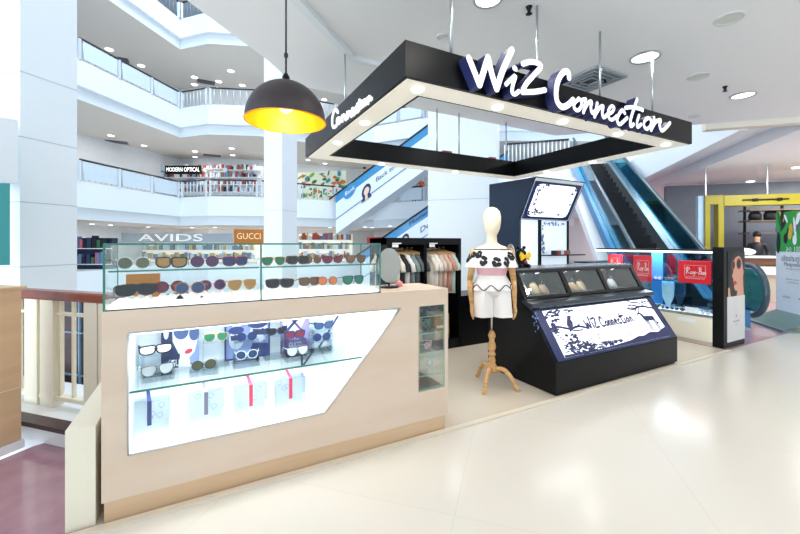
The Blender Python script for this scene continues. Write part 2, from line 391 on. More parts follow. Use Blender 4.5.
# ---- balcony railings
M['rail'] = mat('railing_black', '#24282e', .3)
M['rail_post'] = mat('railing_post', '#cfd9e2', .35, .3)
M['rail_glass'] = mat('frosted_rail_panel', '#d3e2ee', .3, var=.06)
M['rail_dark'] = mat('blue_rail_panel', '#6f93b4', .3, var=.1)
LV = {1: 'second', 2: 'third', 3: 'fourth'}
nr = 0
SIDE = ['at the far left', 'left of the corner', 'just past the corner', 'beside the slim column', 'behind the lamp and sign', 'at the escalator landing', 'behind the sign frame', 'right of the wide column', 'far right']
for li in (1, 2, 3):
    for i in range(0, 8):
        a = Vector((*RING[i], Z[li])); c = Vector((*RING[i + 1], Z[li])); d0 = (c - a).normalized() * .14; a, c = a + d0, c - d0; d = c - a; n = max(1, round(d.length / 2.0)); dn = d.normalized()
        r = thing('balcony_railing', a, 'black-topped balcony railing %s of the %s storey' % (SIDE[i], LV[li]), 'railing', 'railings round the atrium')
        h = MB(); h.tube([a + Vector((0, 0, 1.0)), c + Vector((0, 0, 1.0))], .05, 6); h.build('handrail', M['rail'], r)
        for k in range(n + 1):
            p = a + d * k / n; q = MB(); q.box((p.x - .06, p.y - .06, p.z), (p.x + .06, p.y + .06, p.z + .96)); q.build('post', M['rail_post'], r)
        for k in range(n):
            p = a + d * (k + .08) / n; e = a + d * (k + .92) / n; g = MB()
            solid = (i == 1 and li == 1) or (i <= 1 and li == 2) or i in (6, 7)
            if solid:
                g.prism([p + Vector((0, 0, .1)), e + Vector((0, 0, .1)), e + Vector((0, 0, .9)), p + Vector((0, 0, .9))], dn.cross(Vector((0, 0, 1))) * .03)
                g.build('panel', M['rail_glass'], r); g = MB()
            if True:
                for s in range(7):
                    x = p + (e - p) * s / 6; g.tube([x + Vector((0, 0, .05)), x + Vector((0, 0, .93))], .035, 4)
                g.build('baluster_panel', M['rail_post'] if li < 3 else M['rail_dark'], r)
# ---- downlights in far ceilings
NTH = ['first', 'second', 'third', 'fourth', 'fifth', 'sixth', 'seventh', 'eighth', 'ninth', 'tenth', 'eleventh', 'twelfth', 'thirteenth']
def nth_sorted(L, txt): return [(x, y, '%s from the left of the ' % NTH[sorted(L).index((x, y))] + txt) for x, y in L]
def downlight(px, py, z, r, label, grp, name='downlight'):
    p = pt(px, py, z=z); b = MB(); b.lathe([(0, -.012), (r * .8, -.012), (r, -.02), (r, 0.0)], seg=14)
    t = tag(b.build(name, M['lamp_on'], origin=(0, 0, 0)), label, 'ceiling light', grp); t.location = p
    return t
for x, y, lb in nth_sorted([(128,155),(203,142),(262,190),(335,182),(538,205),(538,227),(684,193),(688,220),(680,240)], 'small downlights above the optical shop storey'):
    downlight(60 + x / 3.985, 100 + y / 3.985, Z[2] - SL - .002, .17, lb, 'downlights above the second storey')
for x, y, lb in nth_sorted([(435,197),(378,210),(563,262),(508,273),(775,308),(775,337),(920,283),(872,325),(965,340),(869,352),(959,367),(1292,397)], 'small downlights in the beige ceiling of the third storey'):
    downlight(x / 3.985, y / 3.985, Z[3] - SL - .002, .22, lb, 'downlights above the third storey')
for x, y, lb in nth_sorted([(92,224),(110.5,225),(148,227),(192,227.5),(215,227.3),(365,227),(372,227.5),(390,226),(330,227.5)], 'small downlights in the low ceiling across the atrium'):
    downlight(x, y, Z[1] - SL - .002, .12, lb, 'downlights above the ground storey')
for x, y, lb in nth_sorted([(308,160),(325,163.5),(300,164)], 'small downlights left of the upper escalator'):
    downlight(x, y, Z[2] - SL - .002, .17, lb, 'downlights by the escalator')
# ---- dark vents far
for (x, y, z) in [(118, 59, Z[3] - SL), (117, 142, Z[2] - SL), (212, 155.5, Z[2] - SL), (206, 82, Z[3] - SL)]:
    p = pt(x, y, z=z - .004); b = MB(); b.box((p.x - .6, p.y - .35, p.z - .03), (p.x + .6, p.y + .35, p.z)); 
    b2 = tag(b.build('ceiling_vent', M['rail']), 'dark ceiling vent among the downlights %s' % {118: 'under the top balcony at left', 117: 'near the left of the optical storey', 212: 'before the optical sign', 206: 'beside the slim column'}[x], 'vent')
# ================================================================ SHOPS ACROSS THE ATRIUM
def facing(pa, pb, h, z0, depth=.0):
    u = (pb - pa); return Plane((pa.x, pa.y, z0), Vector((u.x, u.y, 0)), Vector((0, 0, 1)) * h)
def bars_on(mb, pl, n, y0, y1, mis, c=.05, seed=1, wmin=.02, wmax=.06):
    rd = random.Random(seed); x = .01
    while x < .97:
        w = rd.uniform(wmin, wmax); shape(mb, pl, [(x, y0), (min(.99, x + w * .8), y0), (min(.99, x + w * .8), y0 + (y1 - y0) * rd.uniform(.5, 1)), (x, y0 + (y1 - y0) * rd.uniform(.5, 1))], rd.choice(mis), c + rd.uniform(0, .02)); x += w
MC = [mat('goods_%d' % i, c, .5, var=.1) for i, c in enumerate(['#2b3a63', '#6f86a8', '#e8eef2', '#b8402f', '#3f6b4a', '#d9b77a', '#1b1d26', '#c9d9e6', '#8a6a54', '#d46a86'])]
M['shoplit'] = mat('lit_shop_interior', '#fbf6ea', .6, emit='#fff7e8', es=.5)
def shopfront(name, x0, x1, ytop, ybot, D, label, cols, seed, bg, lit=False):
    pa = pt(x0, 243, D=D); pb = pt(x1, 243, D=D); zt = EYE + (243 - ytop) / FPX * D; zb = max(0 if ybot > 243 else -99, EYE + (243 - ybot) / FPX * D)
    t = thing(name, (pa.x, pa.y, zb), label, 'shop'); u = pb - pa; n = Vector((u.y, -u.x, 0)).normalized()
    b = MB(); b.prism([Vector((pa.x, pa.y, zb)), Vector((pb.x, pb.y, zb)), Vector((pb.x, pb.y, zt)), Vector((pa.x, pa.y, zt))], -n * .4); b.build('back_wall', bg, t)
    H = zt - zb; rd = random.Random(seed)
    ns = max(2, int(H / .55))
    for k in range(ns):
        z = zb + H * (k + .3) / ns; b = MB(); q = n * .35
        b.prism([Vector((pa.x, pa.y, z)), Vector((pb.x, pb.y, z)), Vector((pb.x, pb.y, z)) + q, Vector((pa.x, pa.y, z)) + q], (0, 0, .04)); b.build('shelf', M['white'], t)
        x = .02; g = MB()
        while x < .95:
            w = rd.uniform(.08, .28) / u.length; hh = rd.uniform(.4, .8) * H / ns
            p0 = pa + u * x + n * .05; p1 = pa + u * (x + w * .8) + n * .05
            g.prism([(p0.x, p0.y, z + .04), (p1.x, p1.y, z + .04), (p1.x + n.x * .22, p1.y + n.y * .22, z + .04), (p0.x + n.x * .22, p0.y + n.y * .22, z + .04)], (0, 0, hh), rd.randrange(len(cols))); x += w
        o = g.build('merchandise', [MC[c] for c in cols], t); o['kind'] = 'stuff'
    return t, pa, pb, n, zb, zt
def sign_board(name, px0, px1, py0, py1, D, txt, bg, fg, label, size=.7, depth=.12, sx=1.0):
    a = pt(px0, 243, D=D); c = pt(px1, 243, D=D); z0 = EYE + (243 - py1) / FPX * D; z1 = EYE + (243 - py0) / FPX * D
    u = c - a; wdt = u.length; u.normalize(); n = Vector((u.y, -u.x, 0)); t = thing(name, (a.x, a.y, z0), label, 'sign')
    b = MB(); b.prism([(a.x, a.y, z0), (c.x, c.y, z0), (c.x, c.y, z1), (a.x, a.y, z1)], -n * depth); b.build('board', bg, t)
    V, F = text_data(txt, (z1 - z0) * size, .02, sx=sx); pl = Plane((a.x, a.y, z0), u, (0, 0, 1)); pl.n = n
    w0 = max(v.x for v in V) - min(v.x for v in V)
    if w0 > wdt * .92:
        for v in V: v.x *= wdt * .92 / w0
    b = MB(); put(b, pl, V, F, wdt / 2, (z1 - z0) / 2, .02); b.build('lettering', fg, t); return t
DK = mat('dark_navy_shop', '#1d2244', .5)
shopfront('display_store', 70, 112, 238, 300, 19.5, 'dark blue shop with shelves of goods between white column and glass case', [0, 6, 9, 1, 4], 3, DK)
shopfront('fashion_store', 106, 262, 244, 300, 27, 'bright white optical boutique seen through the glass case, under a long sign', [2, 7, 1, 5, 8, 2], 5, M['shoplit'])
sign_board('store_sign', 110, 232, 233.5, 242.5, 25.5, 'AVIDS', mat('pale_sign_blue', '#b4c2cc', .4), mat('sign_white', '#ffffff', .4, emit='#ffffff', es=.4), 'long pale sign with white lettering AVIDS above the glass case', 1.1, sx=2.4)
shopfront('watch_store', 299, 352, 234, 300, 28, 'brightly lit cream shop interior just right of the slim column', [2, 5, 3, 1, 8], 9, M['shoplit'])
sign_board('store_sign', 367, 383, 237, 243, 27.6, 'SALE', M['red'], M['paper'], 'small red sign below the lower escalator')
# second storey
shopfront('dark_store', 76, 119, 152, 175, 28.3, 'black shopfront with ceiling spots behind the second storey railing', [6, 6, 0], 12, M['black_soft'])
shopfront('optical_store', 133, 262, 166, 195, 28.6, 'optical shop with pale shelves below its black name sign', [2, 7, 3, 1, 6, 8], 14, M['shopwall'])
sign_board('shop_sign', 165, 201, 165.5, 174, 27.6, 'MODERN OPTICAL', M['black_soft'], mat('sign_glow', '#ffffff', .4, emit='#ffffff', es=1.0), 'black sign reading MODERN OPTICAL on the second storey')
sign_board('shop_sign', 203, 226, 168, 172, 27.7, 'Optical Center', M['shopwall'], mat('red_letter', '#b06a78', .5), 'faint pink lettering on the wall right of the black optical sign')
sign_board('hanging_sign', 75, 86, 124, 131, 26.5, '50%', mat('purple_sign', '#3b3070', .4), M['paper'], 'small purple-edged sign hanging under the third storey beside the left column')
# green leafy hoarding on the second storey right of the slim column
a = pt(298, 243, D=29.3); c = pt(346, 243, D=28.4); u = c - a; z0 = Z[1]; z1 = EYE + (243 - 172) / FPX * 29
t = thing('patterned_hoarding', (a.x, a.y, z0), 'green and white leafy hoarding board behind the railing left of the escalator', 'hoarding')
hp = Plane((a.x, a.y, z0), u, (0, 0, z1 - z0)); hp.n = Vector((u.y, -u.x, 0)).normalized()
b = MB(); b.prism([hp.p(0, 0), hp.p(1, 0), hp.p(1, 1), hp.p(0, 1)], -hp.n * .1); b.build('board', mat('leaf_cream', '#e9eed2', .5), t)
b = MB(); rd = random.Random(4)
for k in range(60):
    x, y = rd.uniform(.04, .96), rd.uniform(.25, .95); shape(b, hp, ell(x, y, rd.uniform(.012, .05), rd.uniform(.03, .09), 8, rd.uniform(0, 3)), rd.randrange(4), .02 + k * .0005)
o = b.build('leaf_print', [mat('leaf_green', '#7fb23a', .5), mat('leaf_dark', '#2f6b36', .5), mat('leaf_teal', '#2f86a8', .5), mat('leaf_orange', '#c9683a', .5)], t)
# ================================================================ FAR ESCALATORS (rise to the right)
def far_escalator(e1c, e2s, zs, e2e, slope, label, ads):
    """side of the truss lies in the plane e1 = e1c; rises along +e2"""
    t = thing('escalator', (*E(e1c, e2s), zs), label, 'escalator')
    L = e2e - e2s; up = Vector((*E(0, 1), slope))
    def q(e2, dz, de1=0): return Vector((*E(e1c + de1, e2), zs + slope * (e2 - e2s) + dz))
    def band(z0, z1, d0, d1, m, name, a=e2s, c=e2e):
        b = MB(); b.prism([q(a, z0, d0), q(c, z0, d0), q(c, z1, d0), q(a, z1, d0)], Vector((*E(d1 - d0, 0), 0))); return b.build(name, m, t)
    band(-1.0, -.05, 0, 1.5, M['slab'], 'truss')
    band(-.05, .0, -.03, 1.53, M['navyline'], 'edge_strip')
    side = band(0, 1.05, -.02, .04, M['panel_white'], 'side_panel')
    band(1.05, 1.62, 0, .03, M['esc_blue'], 'balustrade')
    band(0.6, 1.62, 1.45, 1.48, M['esc_blue'], 'balustrade')
    for d in (.0, 1.46):
        b = MB(); b.tube([q(e2s - .5, 1.65, d), q(e2e, 1.65, d)], .06, 6); b.build('handrail', M['rail'], t)
    pl = Plane(q(e2s, 0, -.03), Vector((*E(0, 1), slope)), (0, 0, 1)); pl.n = -Vector((*E(1, 0), 0))
    for nm, f in ads:
        b = MB(); ms = f(b, pl); b.build(nm, ms, side)
    return t
M['navyline'] = mat('navy_strip', '#3d5f9a', .4); M['panel_white'] = mat('advert_white', '#dfecf8', .4, var=.02); M['esc_blue'] = mat('blue_balustrade', '#3f8fc4', .15, var=.08)
M['ink'] = mat('ink_navy', '#1c2d5a', .5); M['skin'] = mat('printed_skin', '#e9cdb8', .5)
def ad_woman(x, y, s):
    def f(b, pl):
        shape(b, pl, ell(x, y, .34 * s, .46 * s, 16), 0, .01); shape(b, pl, ell(x + .02, y - .02, .2 * s, .27 * s, 14), 1, .015)
        shape(b, pl, [(x - .38 * s, y - .6 * s), (x + .4 * s, y - .6 * s), (x + .22 * s, y - .2 * s), (x - .2 * s, y - .2 * s)], 0, .012); shape(b, pl, [(x - .09 * s, y - .6 * s), (x + .12 * s, y - .6 * s), (x + .08 * s, y - .2 * s), (x - .08 * s, y - .2 * s)], 1, .016)
        return [M['ink'], M['skin']]
    return f
def ad_text(txt, x, y, size):
    def f(b, pl):
        V, F = text_data(txt, size); put(b, pl, V, F, x, y, .012); return [M['ink']]
    return f
def ad_disc(x, y, r):
    def f(b, pl):
        shape(b, pl, ell(x, y, r, r), 0, .01); V, F = text_data('Bank', r * .8); put(b, pl, V, F, x, y, .015, 1); return [M['esc_blue'], M['paper']]
    return f
U0 = pt(337, 212, e1=22.8); ue2 = (U0.x - U0.y) * s2
def frm(e2s, px, py, zs, slope):
    p = pt(px, py, e1=22.8); a = (p.x - p.y) * s2 - e2s; return a, p.z - zs - slope * a
sl = .645
p1 = pt(349.5, 209, e1=22.8); e2s = (p1.x - p1.y) * s2 - 1.0; zs = p1.z - sl * 1.0
a1 = frm(e2s, 366.5, 191, zs, sl); a2 = frm(e2s, 350, 191, zs, sl); a3 = frm(e2s, 388, 173, zs, sl)
far_escalator(22.8, e2s, zs, e2s + 12.0, sl, 'upper escalator with white advert panel showing a dark-haired woman', [('portrait_print', ad_woman(*a1, .95)), ('round_print', ad_disc(a2[0], a2[1] , .45)), ('advert_text', ad_text('Back to Basic', a3[0] + .3, a3[1] + .1, .42))])
p2 = pt(380, 240, e1=22.2); e2b = (p2.x - p2.y) * s2 - 1.2; zb = p2.z - sl * 1.2 - 1.62
def frm2(px, py):
    p = pt(px, py, e1=22.2); a = (p.x - p.y) * s2 - e2b; return a, p.z - zb - sl * a
far_escalator(22.2, e2b, zb, e2b + 9, sl, 'lower escalator with white advert panel showing a short-haired man', [('portrait_print', ad_woman(frm2(405, 229)[0], .55, .8)), ('advert_text', ad_text('Moment', frm2(420, 216)[0], frm2(420, 217)[1], .4)), ('advert_logo', ad_text('De', frm2(425, 226)[0] , .5, .5))])
# ================================================================ NEAR ESCALATOR
SLP = .535
def zh(e): return 1.0 + SLP * max(0, e - 8.25)
def zstep(e): return max(0.02, .05 + SLP * (e - 8.35))
t = thing('escalator', (*E(8.0, 2.9), 0), 'large dark-stepped escalator with teal glass sides rising behind the sunglasses cabinet', 'escalator')
ET = 17.0
M['step'] = mat('ribbed_black_step', '#14161d', .35, .3, var=.1); M['riser'] = mat('step_riser', '#0b0d12', .5)
nst = 34
for k in range(nst):
    e = 8.5 + k * .4; z = .06 + k * .4 * SLP
    if e > ET: break
    b = MB(); b.ebox(e, e + .42, 2.42, 3.38, z - .26, z)
    for j in range(24): b.ebox(e - .006, e, 2.44 + j * .039, 2.46 + j * .039, z - .2, z - .01)
    b.ebox(e, e + .03, 2.42, 3.38, z, z + .004, 1)
    b.build('step', [M['step'], MATS.setdefault('step_nose', mat('step_nose', '#3a4250', .4))], t)
b = MB(); b.ebox(7.2, 8.5, 2.3, 3.5, .0, .02); b.build('landing_plate', M['steel'], t)
for e2, dirn in ((2.3, -1), (3.48, 1)):
    path = []
    cx, cz, rr = 7.15, .62, .38
    for a in range(-80, 91, 17): path.append(Vector((*E(cx - rr * math.cos(math.radians(a)), e2), cz + rr * math.sin(math.radians(a)))))
    path += [Vector((*E(e, e2), zh(e))) for e in (7.6, 8.0, 8.25, 8.6, 12, ET)]
    b = MB(); b.tube(path, .045, 8); b.build('handrail', mat('dark_rubber', '#39505c', .3), t)
    prof = [(ET, zh(ET) - .05), (8.25, .95), (7.2, .95)] + [(cx - .33 * math.cos(math.radians(a)), cz + .33 * math.sin(math.radians(a))) for a in range(75, -76, -15)] + [(8.4, .28), (ET, zstep(ET) + .22)]
    b = MB(); b.prism([Vector((*E(p, e2 - .008), q)) for p, q in prof], Vector((*E(0, .016), 0))); b.build('balustrade', M['teal_glass'], t)
    # deck beside the glass and skirt
    b = MB()
    w0, w1 = (e2, e2 + .11) if dirn < 0 else (e2 - .11, e2)
    for (ea, eb) in ((7.4, 8.4), (8.4, ET)):
        za, zb2 = zstep(ea) + .18, zstep(eb) + .18
        b.prism([Vector((*E(ea, w0), za)), Vector((*E(ea, w1), za)), Vector((*E(eb, w1), zb2)), Vector((*E(eb, w0), zb2))], (0, 0, .06)); s0 = 2.405 if dirn < 0 else 3.385
        b.prism([Vector((*E(ea, s0), za - .6)), Vector((*E(ea, s0), za + .06)), Vector((*E(eb, s0), zb2 + .06)), Vector((*E(eb, s0), zb2 - .6))], Vector((*E(0, .012), 0)))
    b.build('inner_deck', M['steel'], t)
    b = MB(); w2 = e2 - .12 if dirn < 0 else e2 + .02
    b.prism([Vector((*E(7.4, w2), 0)), Vector((*E(8.4, w2), 0)), Vector((*E(ET, w2), zstep(ET) - .1)), Vector((*E(ET, w2), zstep(ET) + .3)), Vector((*E(8.4, w2), .32)), Vector((*E(7.4, w2), .3))], Vector((*E(0, .1), 0))); b.build('outer_deck', mat('escalator_blue_side', '#4a93c8', .3), t)
b = MB(); b.prism([Vector((*E(8.4, 2.12), 0)), Vector((*E(9.9, 2.12), 0)), Vector((*E(ET, 2.12), zstep(ET) - 1.15)), Vector((*E(ET, 2.12), zstep(ET) - .62)), Vector((*E(9.6, 2.12), .02))], Vector((*E(0, 1.45), 0)))
b.build('truss', M['white'], t)
# landing above
b = MB(); b.ebox(ET, 26, -.5, 3.7, 3.9, 4.75); struct(b.build('balcony_slab', M['slab']))
r = thing('balcony_railing', (*E(17.2, .8), 4.75), 'white barred railing with black top seen through the opening of the sign frame', 'railing')
b = MB(); b.tube([(*E(17.2, -.45), 5.7), (*E(17.2, 2.15), 5.7)], .05, 6); b.build('handrail', M['rail'], r)
for k in range(17):
    e2 = -.45 + k * 2.6 / 16; b = MB(); b.tube([(*E(17.2, e2), 4.75), (*E(17.2, e2), 5.68)], .03, 6); b.build('baluster', M['rail_post'], r)
# ================================================================ CEILING FITTINGS (near)
def ring_light(px, py, r, on, label, name='ceiling_light', zz=ZC):
    p = pt(px, py, z=zz); t = thing(name, p, label, 'ceiling light')
    b = MB(); b.lathe([(r * .86, -.004), (r * .9, -.016), (r, -.016), (r + .01, 0)], p, 32); b.build('trim_ring', M['steel'] if on else M['ringpale'], t)
    b = MB(); b.lathe([(0, -.006), (r * .87, -.006)], p, 32); b.build('diffuser', M['lamp_on'] if on else M['pale_disc'], t)
    if on: area((p.x, p.y, p.z - .03), r * 1.6, 14, (1, .97, .92)).parent = None
    return t
M['ringpale'] = mat('pale_ring', '#cfd3d2', .5); M['pale_disc'] = mat('speaker_cloth', '#dddfd9', .6)
ring_light(488, -1, .12, True, 'bright round ceiling light at the top edge of the photo')
ring_light(645, 57, .15, True, 'bright round ceiling light directly above the last letters of the sign')
ring_light(743, 95, .145, True, 'bright round ceiling light right of the black sign')
for x, y in ((0.6, -0.4), (3.6, -.3), (6.4, .2), (2.0, .9)): 
    area((x, y, ZC - .05), .3, 13, (1, .97, .92))
ring_light(698, 76, .11, False, 'pale round ceiling speaker between the two bright lights', 'ceiling_speaker')
ring_light(729, 18, .11, False, 'pale round ceiling speaker nearest the top right corner', 'ceiling_speaker')
ring_light(442, 36, .05, False, 'small pale smoke detector on ceiling above the sign corner', 'smoke_detector')
ring_light(694, 116, .07, False, 'small pale sensor on ceiling past the right end of the sign', 'smoke_detector')
for x, y, lb in ((529, 9, 'small dark sprinkler head above the letter Z'), (725, 88, 'small dark sprinkler head left of the right bright light'), (605, 79, 'small dark sprinkler head behind the sign beside the vent')):
    p = pt(x, y, z=ZC - .02); b = MB(); b.lathe([(.0, -.05), (.03, -.045), (.012, -.03), (.02, 0), (.03, .02)], p, 10); tag(b.build('sprinkler', M['black_soft']), lb, 'sprinkler')
# vent beside the rods
p = pt(590, 80, z=ZC - .004); t = thing('ceiling_vent', p, 'square grey ceiling vent behind the sign lettering', 'vent')
for k in range(4):
    r = .30 - k * .07; b = MB(); pts = [(-r, -r), (r, -r), (r, r), (-r, r)]
    V, F = plate_data(pts, [[(x * .86, y * .86) for x, y in pts]], .02); b.add([(p.x + v.x, p.y + v.y, p.z - .012 - k * .002 + v.z) for v in V], F); b.build('vent_ring', M['ventm'] if 'ventm' in M else mat('vent_grey', '#9ca6ae', .4), t)
b = MB(); b.box((p.x - .27, p.y - .27, p.z - .004), (p.x + .27, p.y + .27, p.z)); b.build('duct', M['rail'], t)
# far right lights
for x, y, lb in nth_sorted([(797,167.5),(750.5,181.5),(715.4,192),(654.5,202.5),(673,204.5)], 'small downlights in the right hand gallery ceiling'):
    downlight(x, y, ZC - .075, .10 + .0, lb, 'right gallery downlights')

# lamps of the far storeys and of the shops there
for i, zz in enumerate((2.35, 7.95, 13.55)):
    for (x, y) in ((-5, 27.5), (-.5, 31), (4.5, 29), (9.5, 29.5)): area((x, y, zz), 1.2, (60, 75, 38)[i], (1, .95, .9))
for (x, y) in ((11, 14), (15, 12)): area((*E(x, y - 10.5), 5.5 if y > 20 else 6.5), 1.5, 120, (.95, .97, 1))
# ================================================================ CANOPY SIGN
SX0, SX1, SY0, SY1, SZ0, SZ1 = 1.24, 5.02, 2.26, 5.04, 2.495, 2.745
t = thing('canopy_sign', ((SX0 + SX1) / 2, (SY0 + SY1) / 2, SZ0), 'large black square canopy frame hung from the ceiling with white brush lettering WiZ Connection', 'sign')
BW = .27
def canopy_beam(name, x0, y0, x1, y1):
    b = MB(); b.box((x0, y0, SZ0), (x1, y1, SZ1)); o = b.build(name, M['black'], t); return o
canopy_beam('front_beam', SX0, SY0, SX1, SY0 + BW); canopy_beam('back_beam', SX0, SY1 - BW, SX1, SY1)
canopy_beam('side_beam', SX0, SY0 + BW, SX0 + BW, SY1 - BW); canopy_beam('side_beam', SX1 - BW, SY0 + BW, SX1, SY1 - BW)
M['soff'] = mat('ivory_soffit', '#f1ecdf', .4, emit='#fff6e4', es=.28)
def ringbox(x0, y0, x1, y1, w, z0, z1):
    V, F = plate_data([(x0, y0), (x1, y0), (x1, y1), (x0, y1)], [[(x0 + w, y0 + w), (x1 - w, y0 + w), (x1 - w, y1 - w), (x0 + w, y1 - w)]], z1 - z0)
    b = MB(); b.add([(v.x, v.y, v.z + (z0 + z1) / 2) for v in V], F); return b
ringbox(SX0 + .03, SY0 + .03, SX1 - .03, SY1 - .03, BW - .06, SZ0 - .006, SZ0 + .01).build('light_soffit', M['soff'], t)
k = 0
for (x, y) in [(1.42, 2.4), (2.2, 2.4), (3.0, 2.4), (3.85, 2.4), (4.75, 2.4), (1.375, 3.3), (1.375, 4.1), (4.87, 3.4), (4.87, 4.2), (2.3, 4.9), (3.6, 4.9)]:
    b = MB(); b.lathe([(0, -.012), (.03, -.012), (.042, -.014), (.045, 0)], (x, y, SZ0 - .006), 16); b.build('spot_lamp', M['lamp_on'], t)
    l = bpy.data.lights.new('spot_light', 'SPOT'); l.energy = 26; l.spot_size = 2.4; l.spot_blend = .8; l.shadow_soft_size = .04; l.specular_factor = .25; l.color = (1, .96, .9)
    o = bpy.data.objects.new('spot_light', l); COL.objects.link(o); o.location = (x, y, SZ0 - .03)
# suspension rods
for (px, py) in [(451, 2), (537, 2), (600, 22), (652.5, 44)]:
    p = pt(px, 150, Y=2.36); b = MB(); b.tube([(p.x, 2.36, SZ1), (p.x, 2.36, ZC)], .011, 8); b.tube([(p.x, 2.36, SZ1), (p.x, 2.36, SZ1 + .02)], .03, 8); b.build('hanging_rod', M['steel'], t)
for x, y in [(pt(345, 100, X=1.38).x, pt(345, 100, X=1.38).y), (pt(437, 130, Y=4.9).x, 4.9), (pt(459, 130, Y=4.9).x, 4.9), (pt(506, 130, Y=4.9).x, 4.9)]:
    b = MB(); b.tube([(x, y, SZ1), (x, y, ZC)], .011, 8); b.build('hanging_rod', M['steel'], t)
# lettering: brush strokes traced in a 800 x 391 drawing of the front beam
M['lett'] = mat('white_letter_face', '#ffffff', .4, emit='#ffffff', es=.55); M['lside'] = mat('letter_side_navy', '#262c5c', .4); M['lback'] = mat('letter_back_navy', '#1d2148', .4)
LET = [('W', [[(56, 90), (72, 130), (92, 182)], [(92, 182), (108, 130), (121, 88)], [(121, 88), (134, 145), (150, 196)], [(150, 196), (172, 130), (203, 62)]], 21),
 ('i', [[(183, 180), (200, 163), (215, 152), (206, 182), (204, 208), (214, 214), (226, 204)], [(211, 125), (215, 127)]], 14),
 ('Z', [[(240, 110), (270, 103), (303, 116), (280, 146), (252, 178), (238, 207)], [(238, 207), (280, 206), (316, 200)]], 17),
 ('C', [[(398, 158), (395, 138), (378, 140), (362, 165), (354, 205), (358, 240), (375, 258), (396, 250), (412, 234)]], 19),
 ('o', [[(432, 230), (417, 245), (416, 262), (428, 270), (440, 256), (440, 238), (430, 230)], [(438, 236), (450, 232)]], 12),
 ('n', [[(455, 232), (451, 258), (447, 277)], [(449, 270), (462, 246), (474, 240), (472, 262), (478, 280), (490, 268)]], 12),
 ('n', [[(494, 246), (490, 270), (485, 292)], [(487, 286), (502, 262), (514, 256), (511, 278), (516, 295), (528, 284)]], 12),
 ('e', [[(530, 284), (545, 276), (552, 262), (543, 256), (532, 272), (534, 296), (546, 302), (560, 290)]], 11),
 ('c', [[(588, 280), (580, 270), (568, 284), (562, 304), (570, 318), (584, 308), (596, 296)]], 12),
 ('t', [[(630, 232), (618, 268), (608, 302), (608, 324), (618, 318)], [(590, 262), (615, 260), (648, 268)]], 12),
 ('i', [[(637, 288), (630, 310), (632, 328), (644, 318)], [(646, 268), (648, 270)]], 11),
 ('o', [[(668, 296), (655, 308), (654, 326), (664, 334), (676, 322), (677, 304), (668, 296)]], 11),
 ('n', [[(688, 296), (684, 316), (678, 338)], [(680, 332), (694, 310), (710, 304), (706, 322), (714, 340), (728, 330), (742, 314)]], 12)]
YF = 2.26
def front_fn(extra=0):
    def f(a, b, c): p = pt(455 + a / 3.404, 30 + b / 3.404, Y=YF - .13); return Vector((p.x, YF - .005 - .1 * (1 if c > 0 else 0) - (c if c < .01 else 0), p.z))
    return f
# strokes drawn straight on the beam plane: convert the trace to beam coordinates first
def to_beam(a, b): p = pt(455 + a / 3.404, 30 + b / 3.404, Y=YF - .12); return (p.x, p.z)
for nm, strokes, w in LET:
    b = MB()
    for si, st in enumerate(strokes):
        P = [to_beam(*q) for q in st]; x0 = P[0]; c1 = to_beam(st[0][0] + w, st[0][1]); wd = max(.03, (to_beam(st[0][0], st[0][1])[1] - to_beam(st[0][0], st[0][1] + w)[1]) * 1.15)
        if len(st) == 2 and abs(st[0][0] - st[1][0]) < 6: wd *= 1.15
        off = si * .0006
        stroke(b, lambda x, z, c, off=off: Vector((x, YF - .002 - (c + off if c > 0 else 0), z)), P, wd, .09, 0, 1)
    o = b.build('letter_' + ('z' if nm == 'Z' else nm.lower()), [M['lett'], M['lside']], t)
# left side lettering: small white script on the beam side facing left
SIDE_L = [[(276, 128), (268, 112), (254, 124), (245, 160), (245, 195), (254, 214), (270, 200)], [(285, 160), (274, 165), (272, 185), (283, 190), (290, 172), (285, 160)], [(300, 150), (302, 178)], [(302, 160), (312, 142), (318, 160), (322, 168)], [(330, 128), (332, 160)], [(332, 140), (342, 124), (348, 140), (352, 150)], [(360, 130), (370, 112), (360, 108), (356, 130), (364, 142), (376, 128)], [(392, 100), (382, 98), (378, 116), (388, 124), (398, 110)], [(400, 60), (402, 96), (410, 100)], [(388, 84), (416, 66)], [(418, 72), (420, 92)], [(432, 58), (424, 68), (430, 84), (438, 70), (432, 58)], [(446, 50), (448, 76)], [(448, 60), (458, 40), (460, 56), (468, 50)]]
b = MB()
for st in SIDE_L:
    P = [];
    for a, c in st: p = pt(290 + a / 5.68, 90 + c / 5.68, X=SX0); P.append((p.y, p.z))
    stroke(b, lambda y, z, c: Vector((SX0 - .001 - c, y, z)), P, .03, .014)
b.build('side_lettering', M['lett'], t)
for px, w in ((445, .16), (490, .13)):
    x = pt(px, 150, Y=4.92).x; tag(MB().box((x - w / 2, 4.84, SZ1), (x + w / 2, 4.96, SZ1 + .045)).build('ballast_box', mat('dusty_red_box', '#a5565e', .6)), 'small dusty red box on the back beam of the sign frame, %s' % ('left one' if px < 460 else 'right one'), 'box')
